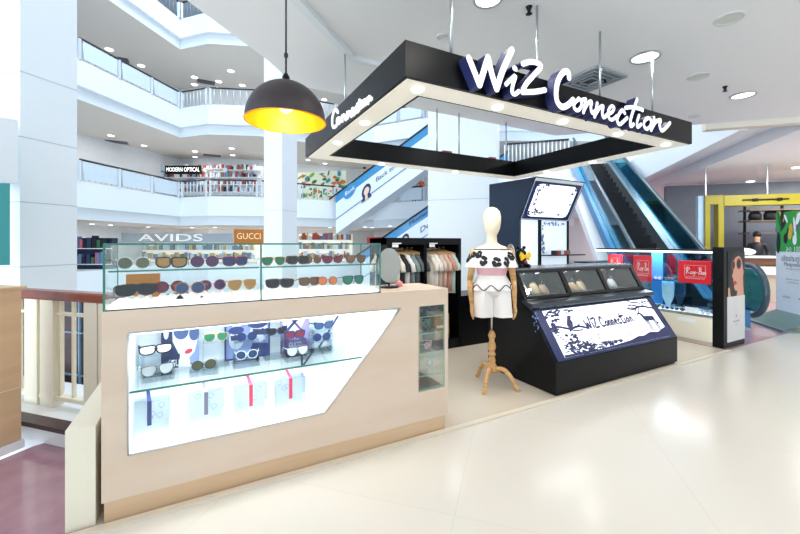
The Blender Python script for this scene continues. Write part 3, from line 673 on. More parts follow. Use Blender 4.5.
# ---- clear glass fins hanging in the canopy opening (thin vertical lines)
# ================================================================ DISPLAY COUNTER (beige)
CX0, CX1, CY0, CY1, CH = -.42, 1.595, 2.26, 2.68, 1.02
t = thing('display_counter', ((CX0 + CX1) / 2, (CY0 + CY1) / 2, 0), 'long beige laminate counter with a slanted lit window full of sunglasses', 'counter'); counter = t
win = [(-.315, .305), (.676, .305), (1.2, .905), (-.315, .905)]; nic = [(1.345, .305), (1.57, .305), (1.57, .905), (1.345, .905)]
V, F = plate_data([(CX0, .1), (CX1, .1), (CX1, CH), (CX0, CH)], [win, nic], .02)
b = MB(); b.add([(v.x, CY0 + .01 - v.z, v.y) for v in V], F); o = b.build('front_panel', M['lam'], t)
b = MB(); b.box((CX0, CY0 + .02, CH - .03), (CX1, CY1, CH)); b.build('top_board', M['lam'], t)
V, F = plate_data([(CX0, .1), (CX1, .1), (CX1, CH - .03), (CX0, CH - .03)], [nic], .02)
b = MB(); b.add([(v.x, CY1 - .01 - v.z, v.y) for v in V], F); b.build('back_panel', M['lam'], t)
for x in (CX0, CX1 - .022):
    b = MB()
    if x > 0:
        b.box((x, CY0 + .02, .1), (x + .022, CY1 - .02, .305)); b.box((x, CY0 + .02, .905), (x + .022, CY1 - .02, CH - .03))
    else: b.box((x, CY0 + .02, .1), (x + .022, CY1 - .02, CH - .03))
    b.build('side_panel', M['lam'], t)
b = MB(); b.box((CX0 + .01, CY0 + .004, 0), (CX1 - .025, CY1 - .01, .098)); b.build('plinth', M['oak'], t)
# lit recess
M['recess'] = mat('recess_white', '#f4fbff', .4, var=.01); M['litfloor'] = mat('light_box_top', '#ffffff', .4, emit='#eef6ff', es=1.1, var=0)
r = MB(); r.box((-.315, CY0 + .02, .29), (.70, CY1 - .03, .305)); r.build('light_box', M['litfloor'], t)
r = MB(); r.box((-.33, CY1 - .035, .305), (1.25, CY1 - .03, .92)); r.build('recess_back', M['recess'], t)
r = MB(); r.prism([(.676, CY0 + .02, .305), (.70, CY0 + .02, .305), (1.225, CY0 + .02, .905), (1.2, CY0 + .02, .905)], (0, .37, 0)); r.build('slanted_panel', M['recess'], t)
r = MB(); r.box((-.33, CY0 + .02, .905), (1.25, CY1 - .03, .915)); r.build('recess_top', M['recess'], t)
r = MB(); r.box((-.33, CY0 + .02, .305), (-.316, CY1 - .035, .905)); r.build('recess_side', M['recess'], t)
r = MB(); r.box((-.3, CY0 + .03, .89), (1.12, CY0 + .05, .904)); r.build('light_strip', M['lamp_soft'], t)
area((.4, CY0 + .12, .885), 1.4, 7, (.88, .94, 1), sy=.08)
area((.15, CY0 + .12, .595), .8, 3, (.9, .95, 1), sy=.05)
r = MB()
for a, c in ((( -.315, .305), (-.315, .905)), ((-.315, .905), (1.2, .905)), ((1.2, .905), (.676, .305)), ((.676, .305), (-.315, .305))):
    r.tube([(a[0], CY0 - .001, a[1]), (c[0], CY0 - .001, c[1])], .004, 4)
r.build('window_trim', M['steel'], t)
r = MB(); r.box((-.315, CY0 + .002, .305), (.675, CY0 + .006, .905)); r.prism([(.675, CY0 + .002, .305), (.675, CY0 + .002, .905), (1.2, CY0 + .002, .905)], (0, .004, 0)); r.build('window_pane', M['glass'], t)
SHZ = .60
r = MB(); r.prism([(-.313, CY0 + .03, SHZ), (.93, CY0 + .03, SHZ), (.93, CY1 - .04, SHZ), (-.313, CY1 - .04, SHZ)], (0, 0, .006)); gs = r.build('glass_shelf', M['glass'], t)
r = MB(); r.box((-.313, CY0 + .024, SHZ - .001), (.93, CY0 + .031, SHZ + .008)); r.build('shelf_edge', M['glass_edge'], gs)
for pts in ([(.92, .88), (.74, .61)], [(.62, .60), (.62, .49)], [(.62, .49), (.70, .59)]):
    r = MB(); (x0, z0), (x1, z1) = pts; r.tube([(x0, CY1 - .06, z0), (x1, CY1 - .06, z1)], .007, 6); r.build('shelf_bracket', M['navy'], t)
# niche
for z in (.306, .40, .535, .70, .82):
    r = MB(); r.box((1.347, CY0 + .03, z), (1.568, CY1 - .04, z + .005)); g = r.build('niche_shelf', M['glass'], t)
    r = MB(); r.box((1.347, CY0 + .024, z), (1.568, CY0 + .03, z + .005)); r.box((1.347, CY1 - .04, z), (1.568, CY1 - .035, z + .005)); r.build('shelf_edge', M['glass_edge2'], g)
r = MB(); r.box((1.347, CY0 + .004, .306), (1.568, CY0 + .008, .904)); r.build('niche_pane', M['glass'], t)
r = MB(); r.box((1.575, CY0 + .02, .306), (1.58, CY1 - .02, .904)); r.build('niche_pane', M['glass'], t)
r = MB(); r.box((1.345, CY0 + .02, .306), (1.35, CY1 - .02, .904)); r.build('niche_side', M['lam'], t)
for y in (CY0 + .006, CY1 - .03):
    r = MB(); r.box((1.566, y, .306), (1.576, y + .006, .904)); r.build('pane_edge', M['glass_edge2'], t)
# ---- glass case on the counter
GX0, GXM, GX1, GY0, GY1, GZ0, GZ1 = -.41, .304, 1.05, 2.262, 2.60, CH, 1.34
t = thing('glass_case', ((GX0 + GX1) / 2, (GY0 + GY1) / 2, CH), 'low frameless glass case with two rows of sunglasses standing on the beige counter', 'display case'); gcase = t
for nm, a, c in (('glass_panel', (GX0, GY0, GZ0 + .002), (GXM - .002, GY0 + .006, GZ1)), ('glass_panel', (GXM + .002, GY0, GZ0 + .002), (GX1, GY0 + .006, GZ1)), ('glass_panel', (GX0, GY1 - .006, GZ0), (GX1, GY1, GZ1)),
                 ('glass_panel', (GX0, GY0 + .006, GZ0), (GX0 + .006, GY1 - .006, GZ1)), ('glass_panel', (GX1 - .006, GY0 + .006, GZ0), (GX1, GY1 - .006, GZ1)), ('glass_top', (GX0, GY0, GZ1), (GX1, GY1, GZ1 + .006))):
    b = MB(); b.box(a, c); b.build(nm, M['glass'], t)
b = MB(); e = .005
for x in (GX0, GXM, GX1): b.box((x - .0045, GY0 - .002, GZ0), (x + .0045, GY0 + .004, GZ1))
for x in (GX0, GX1): b.box((x - .003, GY1 - .003, GZ0), (x + .003, GY1 + .003, GZ1))
b.build('vertical_edges', M['glass_edge'], t)
b = MB(); b.box((GX0 - .003, GY0 - .003, GZ1), (GX1 + .003, GY0 + .003, GZ1 + .009)); b.box((GX0 - .003, GY1 - .003, GZ1), (GX1 + .003, GY1 + .003, GZ1 + .007)); b.box((GX0 - .003, GY0, GZ1), (GX0 + .003, GY1, GZ1 + .008)); b.box((GX1 - .003, GY0, GZ1), (GX1 + .003, GY1, GZ1 + .008)); b.build('top_edges', M['glass_edge'], t)
GS = 1.205
for x0, x1 in ((GX0 + .008, GXM - .004), (GXM + .004, GX1 - .008)):
    b = MB(); b.box((x0, GY0 + .05, GS), (x1, GY1 - .05, GS + .006)); g = b.build('glass_shelf', M['glass'], t)
    b = MB(); b.box((x0, GY0 + .045, GS - .001), (x1, GY0 + .05, GS + .007)); b.build('shelf_edge', M['glass_edge'], g)
b = MB(); b.box((GX0 + .01, GY0 + .012, CH + .001), (GXM - .006, GY1 - .012, CH + .022)); b.box((GXM + .006, GY0 + .012, CH + .001), (GX1 - .01, GY1 - .012, CH + .022)); b.build('light_base', M['litfloor'], t)
b = MB(); b.box((GX0 + .005, GY0 - .002, CH), (GX1, GY0 + .003, CH + .006)); b.build('base_trim', M['rail'], t)
area((.3, 2.43, 1.33), 1.3, 2.0, (.95, .98, 1), sy=.1)
# ================================================================ SUNGLASSES
def rim_shape(kind):
    if kind == 'round': return ell(0, 0, .029, .027, 20)
    if kind == 'aviator': return smooth([(-.031, .018), (0, .021), (.027, .018), (.027, -.004), (.010, -.027), (-.016, -.026), (-.032, -.006), (-.031, .018)], 4)[:-1]
    if kind == 'cateye': return smooth([(-.038, .026), (-.01, .020), (.026, .015), (.027, -.010), (.008, -.023), (-.018, -.022), (-.032, -.004), (-.038, .026)], 4)[:-1]
    if kind == 'shield': return smooth([(-.036, .017), (0, .021), (.030, .018), (.031, -.004), (.018, -.021), (-.014, -.023), (-.034, -.010), (-.036, .017)], 4)[:-1]
    return smooth([(-.034, .022), (0, .024), (.028, .021), (.030, -.010), (.016, -.024), (-.016, -.024), (-.033, -.010), (-.034, .022)], 4)[:-1]
def make_glasses(kind, mf, ml, mt, label, group):
    t = thing('sunglasses', (0, 0, 0), label, 'sunglasses', group); ORG[t.name] = Vector((0, 0, 0))
    R0 = rim_shape(kind); fr = MB(); rt = .0035 if kind in ('cateye', 'square', 'shield') else .0018
    for s in (-1, 1):
        pts = [(s * (x * -1) * -1 if s < 0 else -x, z) for x, z in R0]
        pts = [((x if s < 0 else -x) + s * .034, z) for x, z in R0]
        fr.tube([(x, abs(x) * .12, z + .03) for x, z in pts], rt, 6, closed=True)
        ln = MB(); ln.prism([(x, abs(x) * .12 + .0004, z + .03) for x, z in pts], (0, .0012, 0)); ln.build('lens', ml, t)
    fr.tube([(-.008, 0, .034), (0, -.002, .037), (.008, 0, .034)], rt, 6)
    if kind == 'aviator': fr.tube([(-.012, 0, .045), (0, -.001, .046), (.012, 0, .045)], rt, 6)
    for s in (-1, 1): fr.tube([(s * .064, .008, .045), (s * .070, .014, .045)], rt * 1.5, 6)
    fr.build('frame', mf, t)
    for s in (-1, 1):
        q = MB(); q.tube([(s * .070, .012, .045), (s * .071, .06, .043), (s * .069, .10, .038), (s * .067, .128, .020), (s * .066, .138, .008)], [rt * 1.2, rt * 1.1, rt, rt * 1.2, rt * 1.4], 6); q.build('temple', mt, t)
    return t
def lens(name, c): return MATS[name] if name in MATS else mat(name, c, .12, var=.08, spec=.35)
GC = {'black': '#15161b', 'grey': '#5f6368', 'green': '#1f6a50', 'olive': '#5d6148', 'purple': '#4e2b56', 'blue': '#2b466e', 'brown': '#6b4a34', 'orange': '#c8703a', 'silver': '#c3c9ce', 'gold': '#c9a35a', 'wine': '#6a2638', 'clear': '#dfe8ee', 'amber': '#9b7440', 'navy': '#20305c', 'pink': '#d39aa8', 'tort': '#4a3020', 'white': '#eef0f2'}
def gm(c, k): return lens('%s_%s' % (c, k), GC[c])
NG = 0
PROTO = {}
def glasses(px, py, Y, z, kind, lc, fc, tc, label, group, rz=0.0, rx=0.0, sc=1.0):
    p = pt(px, py, Y=Y); key = kind
    if key not in PROTO:
        o = make_glasses(kind, gm(fc, 'frame'), gm(lc, 'lens'), gm(tc, 'frame'), label, group); PROTO[key] = o
        for ch in o.children:
            for s in ch.material_slots:
                m = s.material; s.link = 'OBJECT'; s.material = m
    else:
        o = copy_tree(PROTO[key]); o['label'] = label; o['group'] = group
        for ch in o.children:
            n = ch.name.split('.')[0]; ch.material_slots[0].link = 'OBJECT'
            ch.material_slots[0].material = gm(lc, 'lens') if n == 'lens' else gm(fc, 'frame') if n == 'frame' else gm(tc, 'frame')
    o.location = (p.x, Y, z); o.rotation_euler = (rx, 0, rz); o.scale = (sc, sc, sc)
    return o
UP, LOW = 'sunglasses on the upper glass shelf of the counter case', 'sunglasses on the lit base of the counter case'
zs = GS + .0065
R = math.radians
for a in [
 (134, 262, 2.40, zs, 'round', 'olive', 'silver', 'purple', 'round olive-lensed sunglasses first from the left on the upper case shelf', UP, R(8), 0, 1.12),
 (171, 262, 2.42, zs, 'square', 'amber', 'black', 'gold', 'thick black and yellow sunglasses second on the upper case shelf', UP, R(-12), 0, 1.1),
 (205, 262, 2.40, zs, 'round', 'purple', 'wine', 'purple', 'round purple sunglasses in the middle of the upper left case shelf', UP, R(4), 0, 1.12),
 (236, 262, 2.44, zs, 'square', 'navy', 'wine', 'blue', 'blue and wine framed sunglasses just left of the case middle edge, upper shelf', UP, R(20), 0, 1.05),
 (274, 262, 2.40, zs, 'aviator', 'green', 'gold', 'silver', 'green-lensed aviator sunglasses just right of the case middle edge', UP, R(6), 0, 1.05),
 (298, 262, 2.44, zs, 'square', 'black', 'tort', 'wine', 'dark square sunglasses right of the green aviators', UP, R(-8), 0, 1.0),
 (313, 262, 2.46, zs, 'round', 'brown', 'tort', 'gold', 'brown round sunglasses fourth from the right end of the upper case shelf', UP, R(10), 0, 1.0),
 (333, 262, 2.42, zs, 'cateye', 'wine', 'wine', 'grey', 'wine-red cat-eye sunglasses on the upper shelf right of the case middle', UP, R(5), 0, 1.05),
 (356, 262, 2.44, zs, 'aviator', 'brown', 'tort', 'black', 'brown aviator sunglasses at the right end of the upper case shelf', UP, R(-5), 0, 1.05)]: glasses(*a)
zb_ = CH + .05
for a in [
 (137, 280, 2.38, zb_, 'shield', 'black', 'black', 'tort', 'large black sunglasses at the left end of the lower case row', LOW, R(14), R(-8), 1.25),
 (170, 280, 2.47, zb_, 'round', 'wine', 'wine', 'wine', 'wine-coloured round sunglasses behind the blue-lensed pair', LOW, R(6), R(-6), 1.15),
 (190, 281, 2.36, zb_, 'round', 'blue', 'orange', 'grey', 'blue-lensed sunglasses with thin orange rims in the lower case row', LOW, R(-4), R(-8), 1.15),
 (213, 280, 2.46, zb_, 'round', 'purple', 'pink', 'orange', 'purple-lensed sunglasses with peach frame in the lower case row', LOW, R(10), R(-5), 1.15),
 (243, 281, 2.42, zb_, 'aviator', 'amber', 'gold', 'pink', 'large amber sunglasses just left of the case middle edge, lower row', LOW, R(12), R(-5), 1.2),
 (280, 281, 2.38, zb_, 'shield', 'black', 'tort', 'white', 'black and brown wrap sunglasses first right of the case middle edge, lower row', LOW, R(-6), R(-5), 1.15),
 (310, 281, 2.45, zb_, 'square', 'brown', 'brown', 'orange', 'brown square sunglasses second right of the case middle edge, lower row', LOW, R(8), R(-5), 1.0),
 (328, 281, 2.43, zb_, 'round', 'orange', 'wine', 'blue', 'orange and red sunglasses in the lower case row near its right end', LOW, R(-8), R(-5), 1.0),
 (354, 281, 2.40, zb_, 'aviator', 'green', 'navy', 'black', 'dark green wide sunglasses at the right end of the lower case row', LOW, R(5), R(-5), 1.15)]: glasses(*a)
# folded white card risers the lower row stands on
wc = MB()
for i, px in enumerate([137, 170, 190, 213, 243, 280, 310, 328, 354]):
    p = pt(px, 285, Y=2.42); q = MB(); rd = random.Random(i)
    pr = [(-.07, 0), (-.045, .025 + rd.uniform(0, .004)), (-.015, .012), (.0, .024), (.03, .012), (.05, .026), (.07, 0)]
    q.prism([(p.x + x, 2.385, CH + .023 + z) for x, z in pr], (0, .12, 0))
    tag(q.build('card_riser', M['paper']), 'crumpled white card riser under the %s pair of the lower case row' % ['leftmost black', 'wine round', 'blue and orange', 'peach framed', 'amber', 'first right-hand', 'second right-hand', 'orange and red', 'dark green'][i], 'riser', 'white risers in the counter case')
# small brown sign blocks
sgold = mat('brown_gold_board', '#a5681d', .35, var=.06)
def block_sign(px0, px1, py0, py1, Y, zbase, txt, label):
    a = pt(px0, 250, Y=Y); c = pt(px1, 250, Y=Y); z1 = pt((px0 + px1) / 2, py0, Y=Y).z
    t = thing('name_block', ((a.x + c.x) / 2, Y, zbase), label, 'sign'); b = MB(); b.box((a.x, Y, zbase), (c.x, Y + .02, z1)); b.build('block', sgold, t)
    if not txt: return
    V, F = text_data(txt, (z1 - zbase) * .62, .002); pl = Plane((a.x, Y, zbase), (1, 0, 0), (0, 0, 1)); pl.n = Vector((0, -1, 0)); w0 = max(v.x for v in V) - min(v.x for v in V)
    for v in V: v.x *= (c.x - a.x) * .8 / w0
    b = MB(); put(b, pl, V, F, (c.x - a.x) / 2, (z1 - zbase) / 2, .001); b.build('lettering', mat('ivory_letter', '#f5e7c6', .4), t)
block_sign(234, 263.5, 229.5, 243, 2.58, GZ1 + .0075, 'GUCCI', 'brown block sign with GUCCI lettering standing on top of the glass case')
block_sign(126, 160, 274, 290, 2.54, CH + .023, '', 'plain brown block behind the black sunglasses at the left end inside the glass case')
# ---- in the lit window
def poster(px0, px1, Y, zb, zt, label, fn, bgm, name='poster'):
    a = pt(px0, 345, Y=Y); c = pt(px1, 345, Y=Y); t = thing(name, ((a.x + c.x) / 2, Y, zb), label, 'poster')
    b = MB(); b.box((a.x, Y, zb), (c.x, Y + .008, zt)); b.build('card', bgm, t)
    pl = Plane((a.x, Y, zb), (c.x - a.x, 0, 0), (0, 0, zt - zb)); pl.n = Vector((0, -1, 0)); b = MB(); ms = fn(b, pl); b.build('printed_picture', ms, t); return t
PM = {'hair': mat('print_hair', '#1e2c58', .5), 'face': mat('print_face', '#dfe6f4', .5), 'lip': mat('print_lip', '#d0384e', .5), 'gl': mat('print_lens', '#4b5f92', .3), 'navy': mat('print_navy', '#2c3b78', .5), 'mid': mat('print_mid', '#8b9ccb', .5), 'viol': mat('print_violet', '#6d5492', .5), 'wht': mat('print_white', '#f3f6fb', .5)}
def pic_woman(b, pl):
    S_ = lambda pts, m, c: shape(b, pl, pts, m, c)
    S_([(0, 0), (0, 1), (.85, 1), (.9, .8), (.5, .3), (.75, 0)], 0, .001); S_([(.28, .95), (.85, .9), (.98, .6), (.93, .45), (.88, .3), (.7, .15), (.45, .3), (.3, .55)], 1, .0015)
    S_([(.5, .3), (.75, .15), (.8, 0), (.45, 0)], 1, .0014); S_(ell(.13, .75, .07, .14, 10), 1, .0017)
    S_(ell(.52, .75, .2, .17, 14, -.1), 3, .002); S_(ell(.87, .68, .14, .15, 14, -.1), 3, .002); S_([(.1, .82), (.5, .9), (.5, .84), (.1, .76)], 0, .0022)
    S_(ell(.72, .32, .11, .05, 10, .2), 2, .002); S_([(.45, 1), (.9, 1), (.8, .9), (.4, .92)], 0, .0023)
    V, F = text_data('GUCCI', .2); V = [Vector((v.x * .8, v.y, 0)) for v in V]; put(b, pl, V, F, .5, -.0 + .1, .003, 4)
    return [PM['hair'], PM['face'], PM['lip'], PM['gl'], PM['wht']]
def pic_couple(b, pl):
    S_ = lambda pts, m, c: shape(b, pl, pts, m, c)
    S_([(.04, .04), (.96, .04), (.96, .96), (.04, .96)], 2, .001); S_(ell(.75, .6, .2, .26, 14), 1, .0015); S_(ell(.25, .45, .16, .22, 14), 1, .0015); S_(ell(.72, .8, .24, .14, 12), 0, .002)
    S_([(.6, .66), (.95, .62), (.92, .5), (.62, .52)], 3, .0022); S_([(.12, .55), (.4, .55), (.38, .44), (.14, .44)], 3, .0022); S_([(.5, 0), (1, 0), (.95, .3), (.6, .34)], 0, .002); S_([(.15, .75), (.35, .86), (.42, .78), (.2, .7)], 1, .002); S_(ell(.25, .66, .17, .09, 12), 0, .0021)
    return [PM['navy'], PM['face'], PM['mid'], PM['hair']]
def pic_violet(b, pl):
    S_ = lambda pts, m, c: shape(b, pl, pts, m, c)
    S_([(0, .3), (.4, .45), (.9, .3), (1, 0), (0, 0)], 2, .001); S_([(.05, .95), (.5, .7), (.95, .9), (.6, .4), (.1, .55)], 1, .0015); S_([(.1, 1), (.2, 1), (.85, .45), (.78, .42)], 2, .002); S_([(.9, 1), (.8, 1), (.1, .5), (.18, .45)], 0, .002)
    V, F = text_data('GUCCI', .16); V = [Vector((v.x * .9, v.y, 0)) for v in V]; put(b, pl, V, F, .5, .18, .003, 1); return [PM['navy'], PM['wht'], PM['viol']]
YP = 2.60
zg = SHZ + .007
poster(161, 199, YP, zg, .905 - .012, 'photo card of a woman in dark sunglasses with red lips behind the left glasses stands', pic_woman, PM['mid'])
poster(224.5, 270, YP, zg, .89, 'dark blue photo card of two people in the middle of the lit window', pic_couple, PM['navy'])
poster(280.5, 309, YP, zg, .89, 'violet and white photo card right of the dark blue one in the lit window', pic_violet, mat('print_lilac', '#a99cca', .5))
ST = 'acrylic glasses stands in the lit window'; WG = 'glasses shown in the lit window'
acr = MATS.setdefault('acrylic', glassm('acrylic', '#f3f8fc', .03, .05, .5))
wl = [  # px, z above shelf, Y, kind, lens, frame, temple, rz, label
 (156, .115, 2.50, 'shield', 'clear', 'black', 'black', 8, 'black-armed clear glasses on the upper step at the far left of the lit window'),
 (158, .03, 2.40, 'aviator', 'silver', 'grey', 'silver', 14, 'silver-framed glasses on the front step at the far left of the lit window'),
 (216, .155, 2.50, 'aviator', 'green', 'gold', 'black', 0, 'bright green-lensed sunglasses on a tall stand in the lit window'),
 (204, .03, 2.38, 'round', 'olive', 'tort', 'gold', 2, 'olive-lensed sunglasses at the front middle-left of the lit window'),
 (247, .13, 2.52, 'round', 'navy', 'navy', 'blue', 4, 'navy round sunglasses in front of the dark blue photo card, upper'),
 (247, .045, 2.42, 'round', 'blue', 'clear', 'silver', -3, 'blue sunglasses with clear frame in front of the dark blue photo card, lower'),
 (277, .15, 2.50, 'cateye', 'black', 'navy', 'black', 8, 'black cat-eye sunglasses between the dark blue and the violet photo cards'),
 (295, .115, 2.50, 'square', 'wine', 'navy', 'wine', 0, 'dark wine sunglasses against the violet photo card'),
 (298, .035, 2.40, 'aviator', 'clear', 'silver', 'silver', 5, 'clear thin-framed glasses below the violet photo card'),
 (324, .15, 2.52, 'cateye', 'blue', 'navy', 'navy', 6, 'blue cat-eye sunglasses at the right end of the lit window, upper'),
 (322, .085, 2.47, 'round', 'navy', 'blue', 'grey', -4, 'blue round sunglasses at the right end of the lit window, lower')]
for i, (px, dz, Y, kind, lc, fc, tc, rz, lb) in enumerate(wl):
    g = glasses(px, 360, Y, zg + dz, kind, lc, fc, tc, lb, WG, R(rz), 0, .95 if i > 1 else 1.1)
    x = g.location.x; t = thing('glasses_stand', (x, Y + .05, zg), 'clear acrylic stand under ' + ' '.join(lb.split()[:11]), 'stand', ST)
    b = MB(); b.box((x - .075, Y - .01, zg), (x + .075, Y + .14, zg + .005)); b.build('base', acr, t)
    if dz > .04:
        b = MB(); b.box((x - .07, Y + .01, zg + .005), (x - .066, Y + .12, zg + dz - .006)); b.box((x + .066, Y + .01, zg + .005), (x + .07, Y + .12, zg + dz - .006)); b.build('side_sheet', acr, t)
    b = MB(); b.box((x - .072, Y - .005, zg + dz - .006), (x + .072, Y + .13, zg + dz - .001)); b.build('top_sheet', acr, t)
# boxed cards with ribbon under the shelf
zf = .307
BX = [(150.5, 390, 'navy', '#25356e'), (206, 380, 'grey', '#6f6a80'), (250, 372, 'crimson', '#d43055'), (289, 366, 'crimson', '#d43055')]
for i, (px, py, cn, ch) in enumerate(BX):
    p = pt(px, py, Y=2.45); t = thing('gift_case', (p.x, 2.45, zf), 'clear box with a %s ribbon, %s of four below the glass shelf' % (cn, ['leftmost', 'second from left', 'third from left', 'rightmost'][i]), 'box', 'ribboned boxes under the shelf')
    w, h = .085, .185
    b = MB(); b.box((p.x - w, 2.46, zf), (p.x + w, 2.475, zf + h)); b.build('card', M['paper'], t)
    b = MB(); b.box((p.x - w - .008, 2.40, zf), (p.x + w + .008, 2.404, zf + h + .01)); b.box((p.x - w - .008, 2.404, zf + h + .006), (p.x + w + .008, 2.48, zf + h + .01)); b.box((p.x - w - .008, 2.40, zf), (p.x - w - .004, 2.48, zf + h)); b.box((p.x + w + .004, 2.40, zf), (p.x + w + .008, 2.48, zf + h)); b.build('acrylic_cover', acr, t)
    rm = mat('ribbon_' + cn, ch, .5); b = MB(); x = p.x + (.0 if i else .0)
    b.box((x - .010, 2.396, zf + .07), (x + .010, 2.399, zf + h + .012)); b.prism([(x - .010, 2.396, zf + h + .012), (x + .010, 2.396, zf + h + .012), (x - .006, 2.47, zf + h + .05), (x - .022, 2.47, zf + h + .05)], (0, 0, .002)); b.build('ribbon', rm, t)
    b = MB(); pl = Plane((p.x - w, 2.459, zf), (1, 0, 0), (0, 0, 1)); pl.n = Vector((0, -1, 0)); rd = random.Random(i)
    for k in range(4):
        cx, cy = rd.uniform(.02, .15), rd.uniform(.04, .16); stroke(b, lambda a, c, d: pl.p(a, c, .001 + d), [(cx, cy), (cx + .02, cy + .012), (cx + .012, cy + .03), (cx - .01, cy + .02), (cx + .005, cy)], .0022)
    b.build('line_drawing', M['print_grey'] if 'print_grey' in M else mat('print_grey', '#9aa5ba', .5), t)
    b = MB(); b.prism([(p.x - .06, 2.34, zf), (p.x + .09, 2.34, zf), (p.x + .085, 2.385, zf + .012), (p.x - .055, 2.385, zf + .012)], (0, 0, .002)); b.build('leaflet', mat('pale_leaflet', '#e8eaf0', .5), t)
# niche items
for px, py, kind, lc, fc, lb, z in ((428, 333, 'round', 'green', 'silver', 'green glasses on the second niche shelf of the counter end', .706), (429, 349, 'round', 'pink', 'white', 'pink-white glasses hanging below the green ones in the counter niche', .541), (432, 380, 'shield', 'clear', 'silver', 'pale clear glasses at the bottom of the counter niche', .406)):
    glasses(px, py, 2.45, z, kind, lc, fc, 'silver', lb, 'glasses in the niche at the counter end', R(30), 0, .9)
# ---- oval mirror on the counter
p = Vector((1.235, 2.50, CH)); t = thing('table_mirror', p, 'oval grey tabletop mirror on a black foot at the right end of the counter', 'mirror')
b = MB(); b.lathe([(0, 0), (.075, 0), (.075, .006), (.05, .012), (.0, .014)], p, 28); b.tube([p + Vector((0, 0, .012)), p + Vector((0, .01, .05))], .008, 8); b.build('foot', M['black_soft'], t)
mp_ = Plane(p + Vector((0, 0, .165)), Vector((.94, -.34, 0)), Vector((0, 0, 1))); mp_.n = Vector((-.34, -.94, 0))
b = MB(); b.prism([mp_.p(a, c, -.004) for a, c in ell(0, 0, .086, .128, 36)], mp_.n * .008); b.build('back_plate', mat('mirror_back', '#a9a8a2', .4, .3), t)
b = MB(); b.prism([mp_.p(a, c, .0045) for a, c in ell(0, 0, .081, .123, 36)], mp_.n * .001); b.build('mirror_glass', mat('grey_mirror', '#a8a9a6', .45, .35), t)
p = pt(404, 287, z=CH); b = MB(); b.loft([((1.33, 2.52, CH), .03, .018), ((1.33, 2.52, CH + .02), .032, .02), ((1.335, 2.52, CH + .035), .02, .012), ((1.335, 2.52, CH + .045), .004, .004)], 12); tag(b.build('cloth_pouch', mat('pink_cloth', '#e58b8b', .7)), 'small pink cloth lying behind the oval mirror on the counter', 'cloth')
# ================================================================ PENDANT LAMP
lp = pt(286, 122, D=2.2); lp.z = 2.058; t = thing('pendant_lamp', (lp.x, lp.y, ZC), 'dark dome pendant lamp with gold inside hanging left of the sign', 'lamp')
r0 = .228; prof = [(r0 * math.cos(a), .002 + .232 * math.sin(a)) for a in [math.pi / 2 * k / 14 for k in range(0, 14)]] + [(.02, .234)]
b = MB(); b.lathe(prof, lp, 40); b.build('shade', mat('bronze_shade', '#3b3236', .45, .2), t)
b = MB(); b.lathe([(r * .985, z * .985) for r, z in prof] , lp, 40); b.build('gold_lining', M['gold'], t)
b = MB(); b.tube([lp + Vector((r0 * math.cos(2 * math.pi * k / 40), r0 * math.sin(2 * math.pi * k / 40), 0)) for k in range(40)], .004, 6, closed=True); b.build('rim', M['gold'], t)
b = MB(); b.lathe([(.02, .23), (.022, .26), (.012, .28), (.005, .29)], lp, 14); b.build('cap', M['black_soft'], t)
b = MB(); b.tube([lp + Vector((0, 0, .285)), (lp.x, lp.y, ZC)], .0055, 6); b.tube([lp + Vector((0, 0, .38)), lp + Vector((0, 0, .40))], .012, 8); b.tube([lp + Vector((0, 0, .86)), lp + Vector((0, 0, .88))], .012, 8); b.build('cord', M['rail'], t)
b = MB(); b.lathe([(0, -.03), (.06, -.03), (.062, 0)], (lp.x, lp.y, ZC), 20); b.build('ceiling_rose', M['white_soft'], t)
b = MB(); b.ball(lp + Vector((0, 0, .10)), .045, 16); b.build('bulb', mat('warm_bulb', '#fff3d8', .4, emit='#ffe2a8', es=8), t)
l = bpy.data.lights.new('bulb_light', 'POINT'); l.energy = 9; l.color = (1, .82, .5); l.shadow_soft_size = .05; o = bpy.data.objects.new('bulb_light', l); COL.objects.link(o); o.location = lp + Vector((0, 0, .03))
# ================================================================ LEFT: cabinet, railing, low wall
t = thing('side_cabinet', (*E(.9, -3.4), 0), 'pale oak cabinet at the left edge of the photo beside the red granite floor', 'cabinet')
b = MB(); b.ebox(-.6, 1.64, -3.62, -3.12, .06, 1.05); b.build('body', M['oak'], t)
b = MB(); b.ebox(-.6, 1.66, -3.64, -3.10, 1.05, 1.065); b.build('top_board', M['oak'], t)
b = MB(); b.ebox(-.6, 1.65, -3.62, -3.105, 0, .055); b.build('plinth', M['white_soft'], t)
b = MB(); b.ebox(-.6, 1.641, -3.119, -3.1175, .40, .404); b.build('panel_groove', M['beam'], t)
tag(MB().box((-.556, 2.27, 0), (-.444, 2.98, .475)).build('low_wall', M['cream']), 'short cream block wall between the counter end and the red granite floor', 'wall')
t = thing('guard_railing', (*E(2.0, -3.2), .1), 'white metal guard railing with a mahogany handrail left of the counter', 'railing')
b = MB(); b.ebox(1.94, 2.04, -4.6, -2.25, .915, .985); o = b.build('handrail', M['mahog'], t); bevel(o, .012)
b = MB(); b.ebox(1.96, 2.02, -4.6, -2.25, .155, .185); b.build('bottom_rail', M['cream'], t)
b = MB(); b.ebox(1.97, 2.01, -4.6, -2.25, .80, .82); b.build('top_rail', M['cream'], t)
def e2at(px, e1): p = pt(px, 300, e1=e1); return (p.x - p.y) * s2
for px in (30.5, 46, 90, 104):
    a = e2at(px, 1.99); w = e2at(px + 12.5, 1.99) - a
    b = MB(); b.ebox(1.95, 2.03, a, a + w, .10, .915); b.build('wide_post', M['cream'], t)
for px in (20, 60, 73, 85):
    a = e2at(px, 1.99); b = MB(); b.ebox(1.98, 2.0, a, a + .022, .18, .915); b.build('baluster', M['cream'], t)
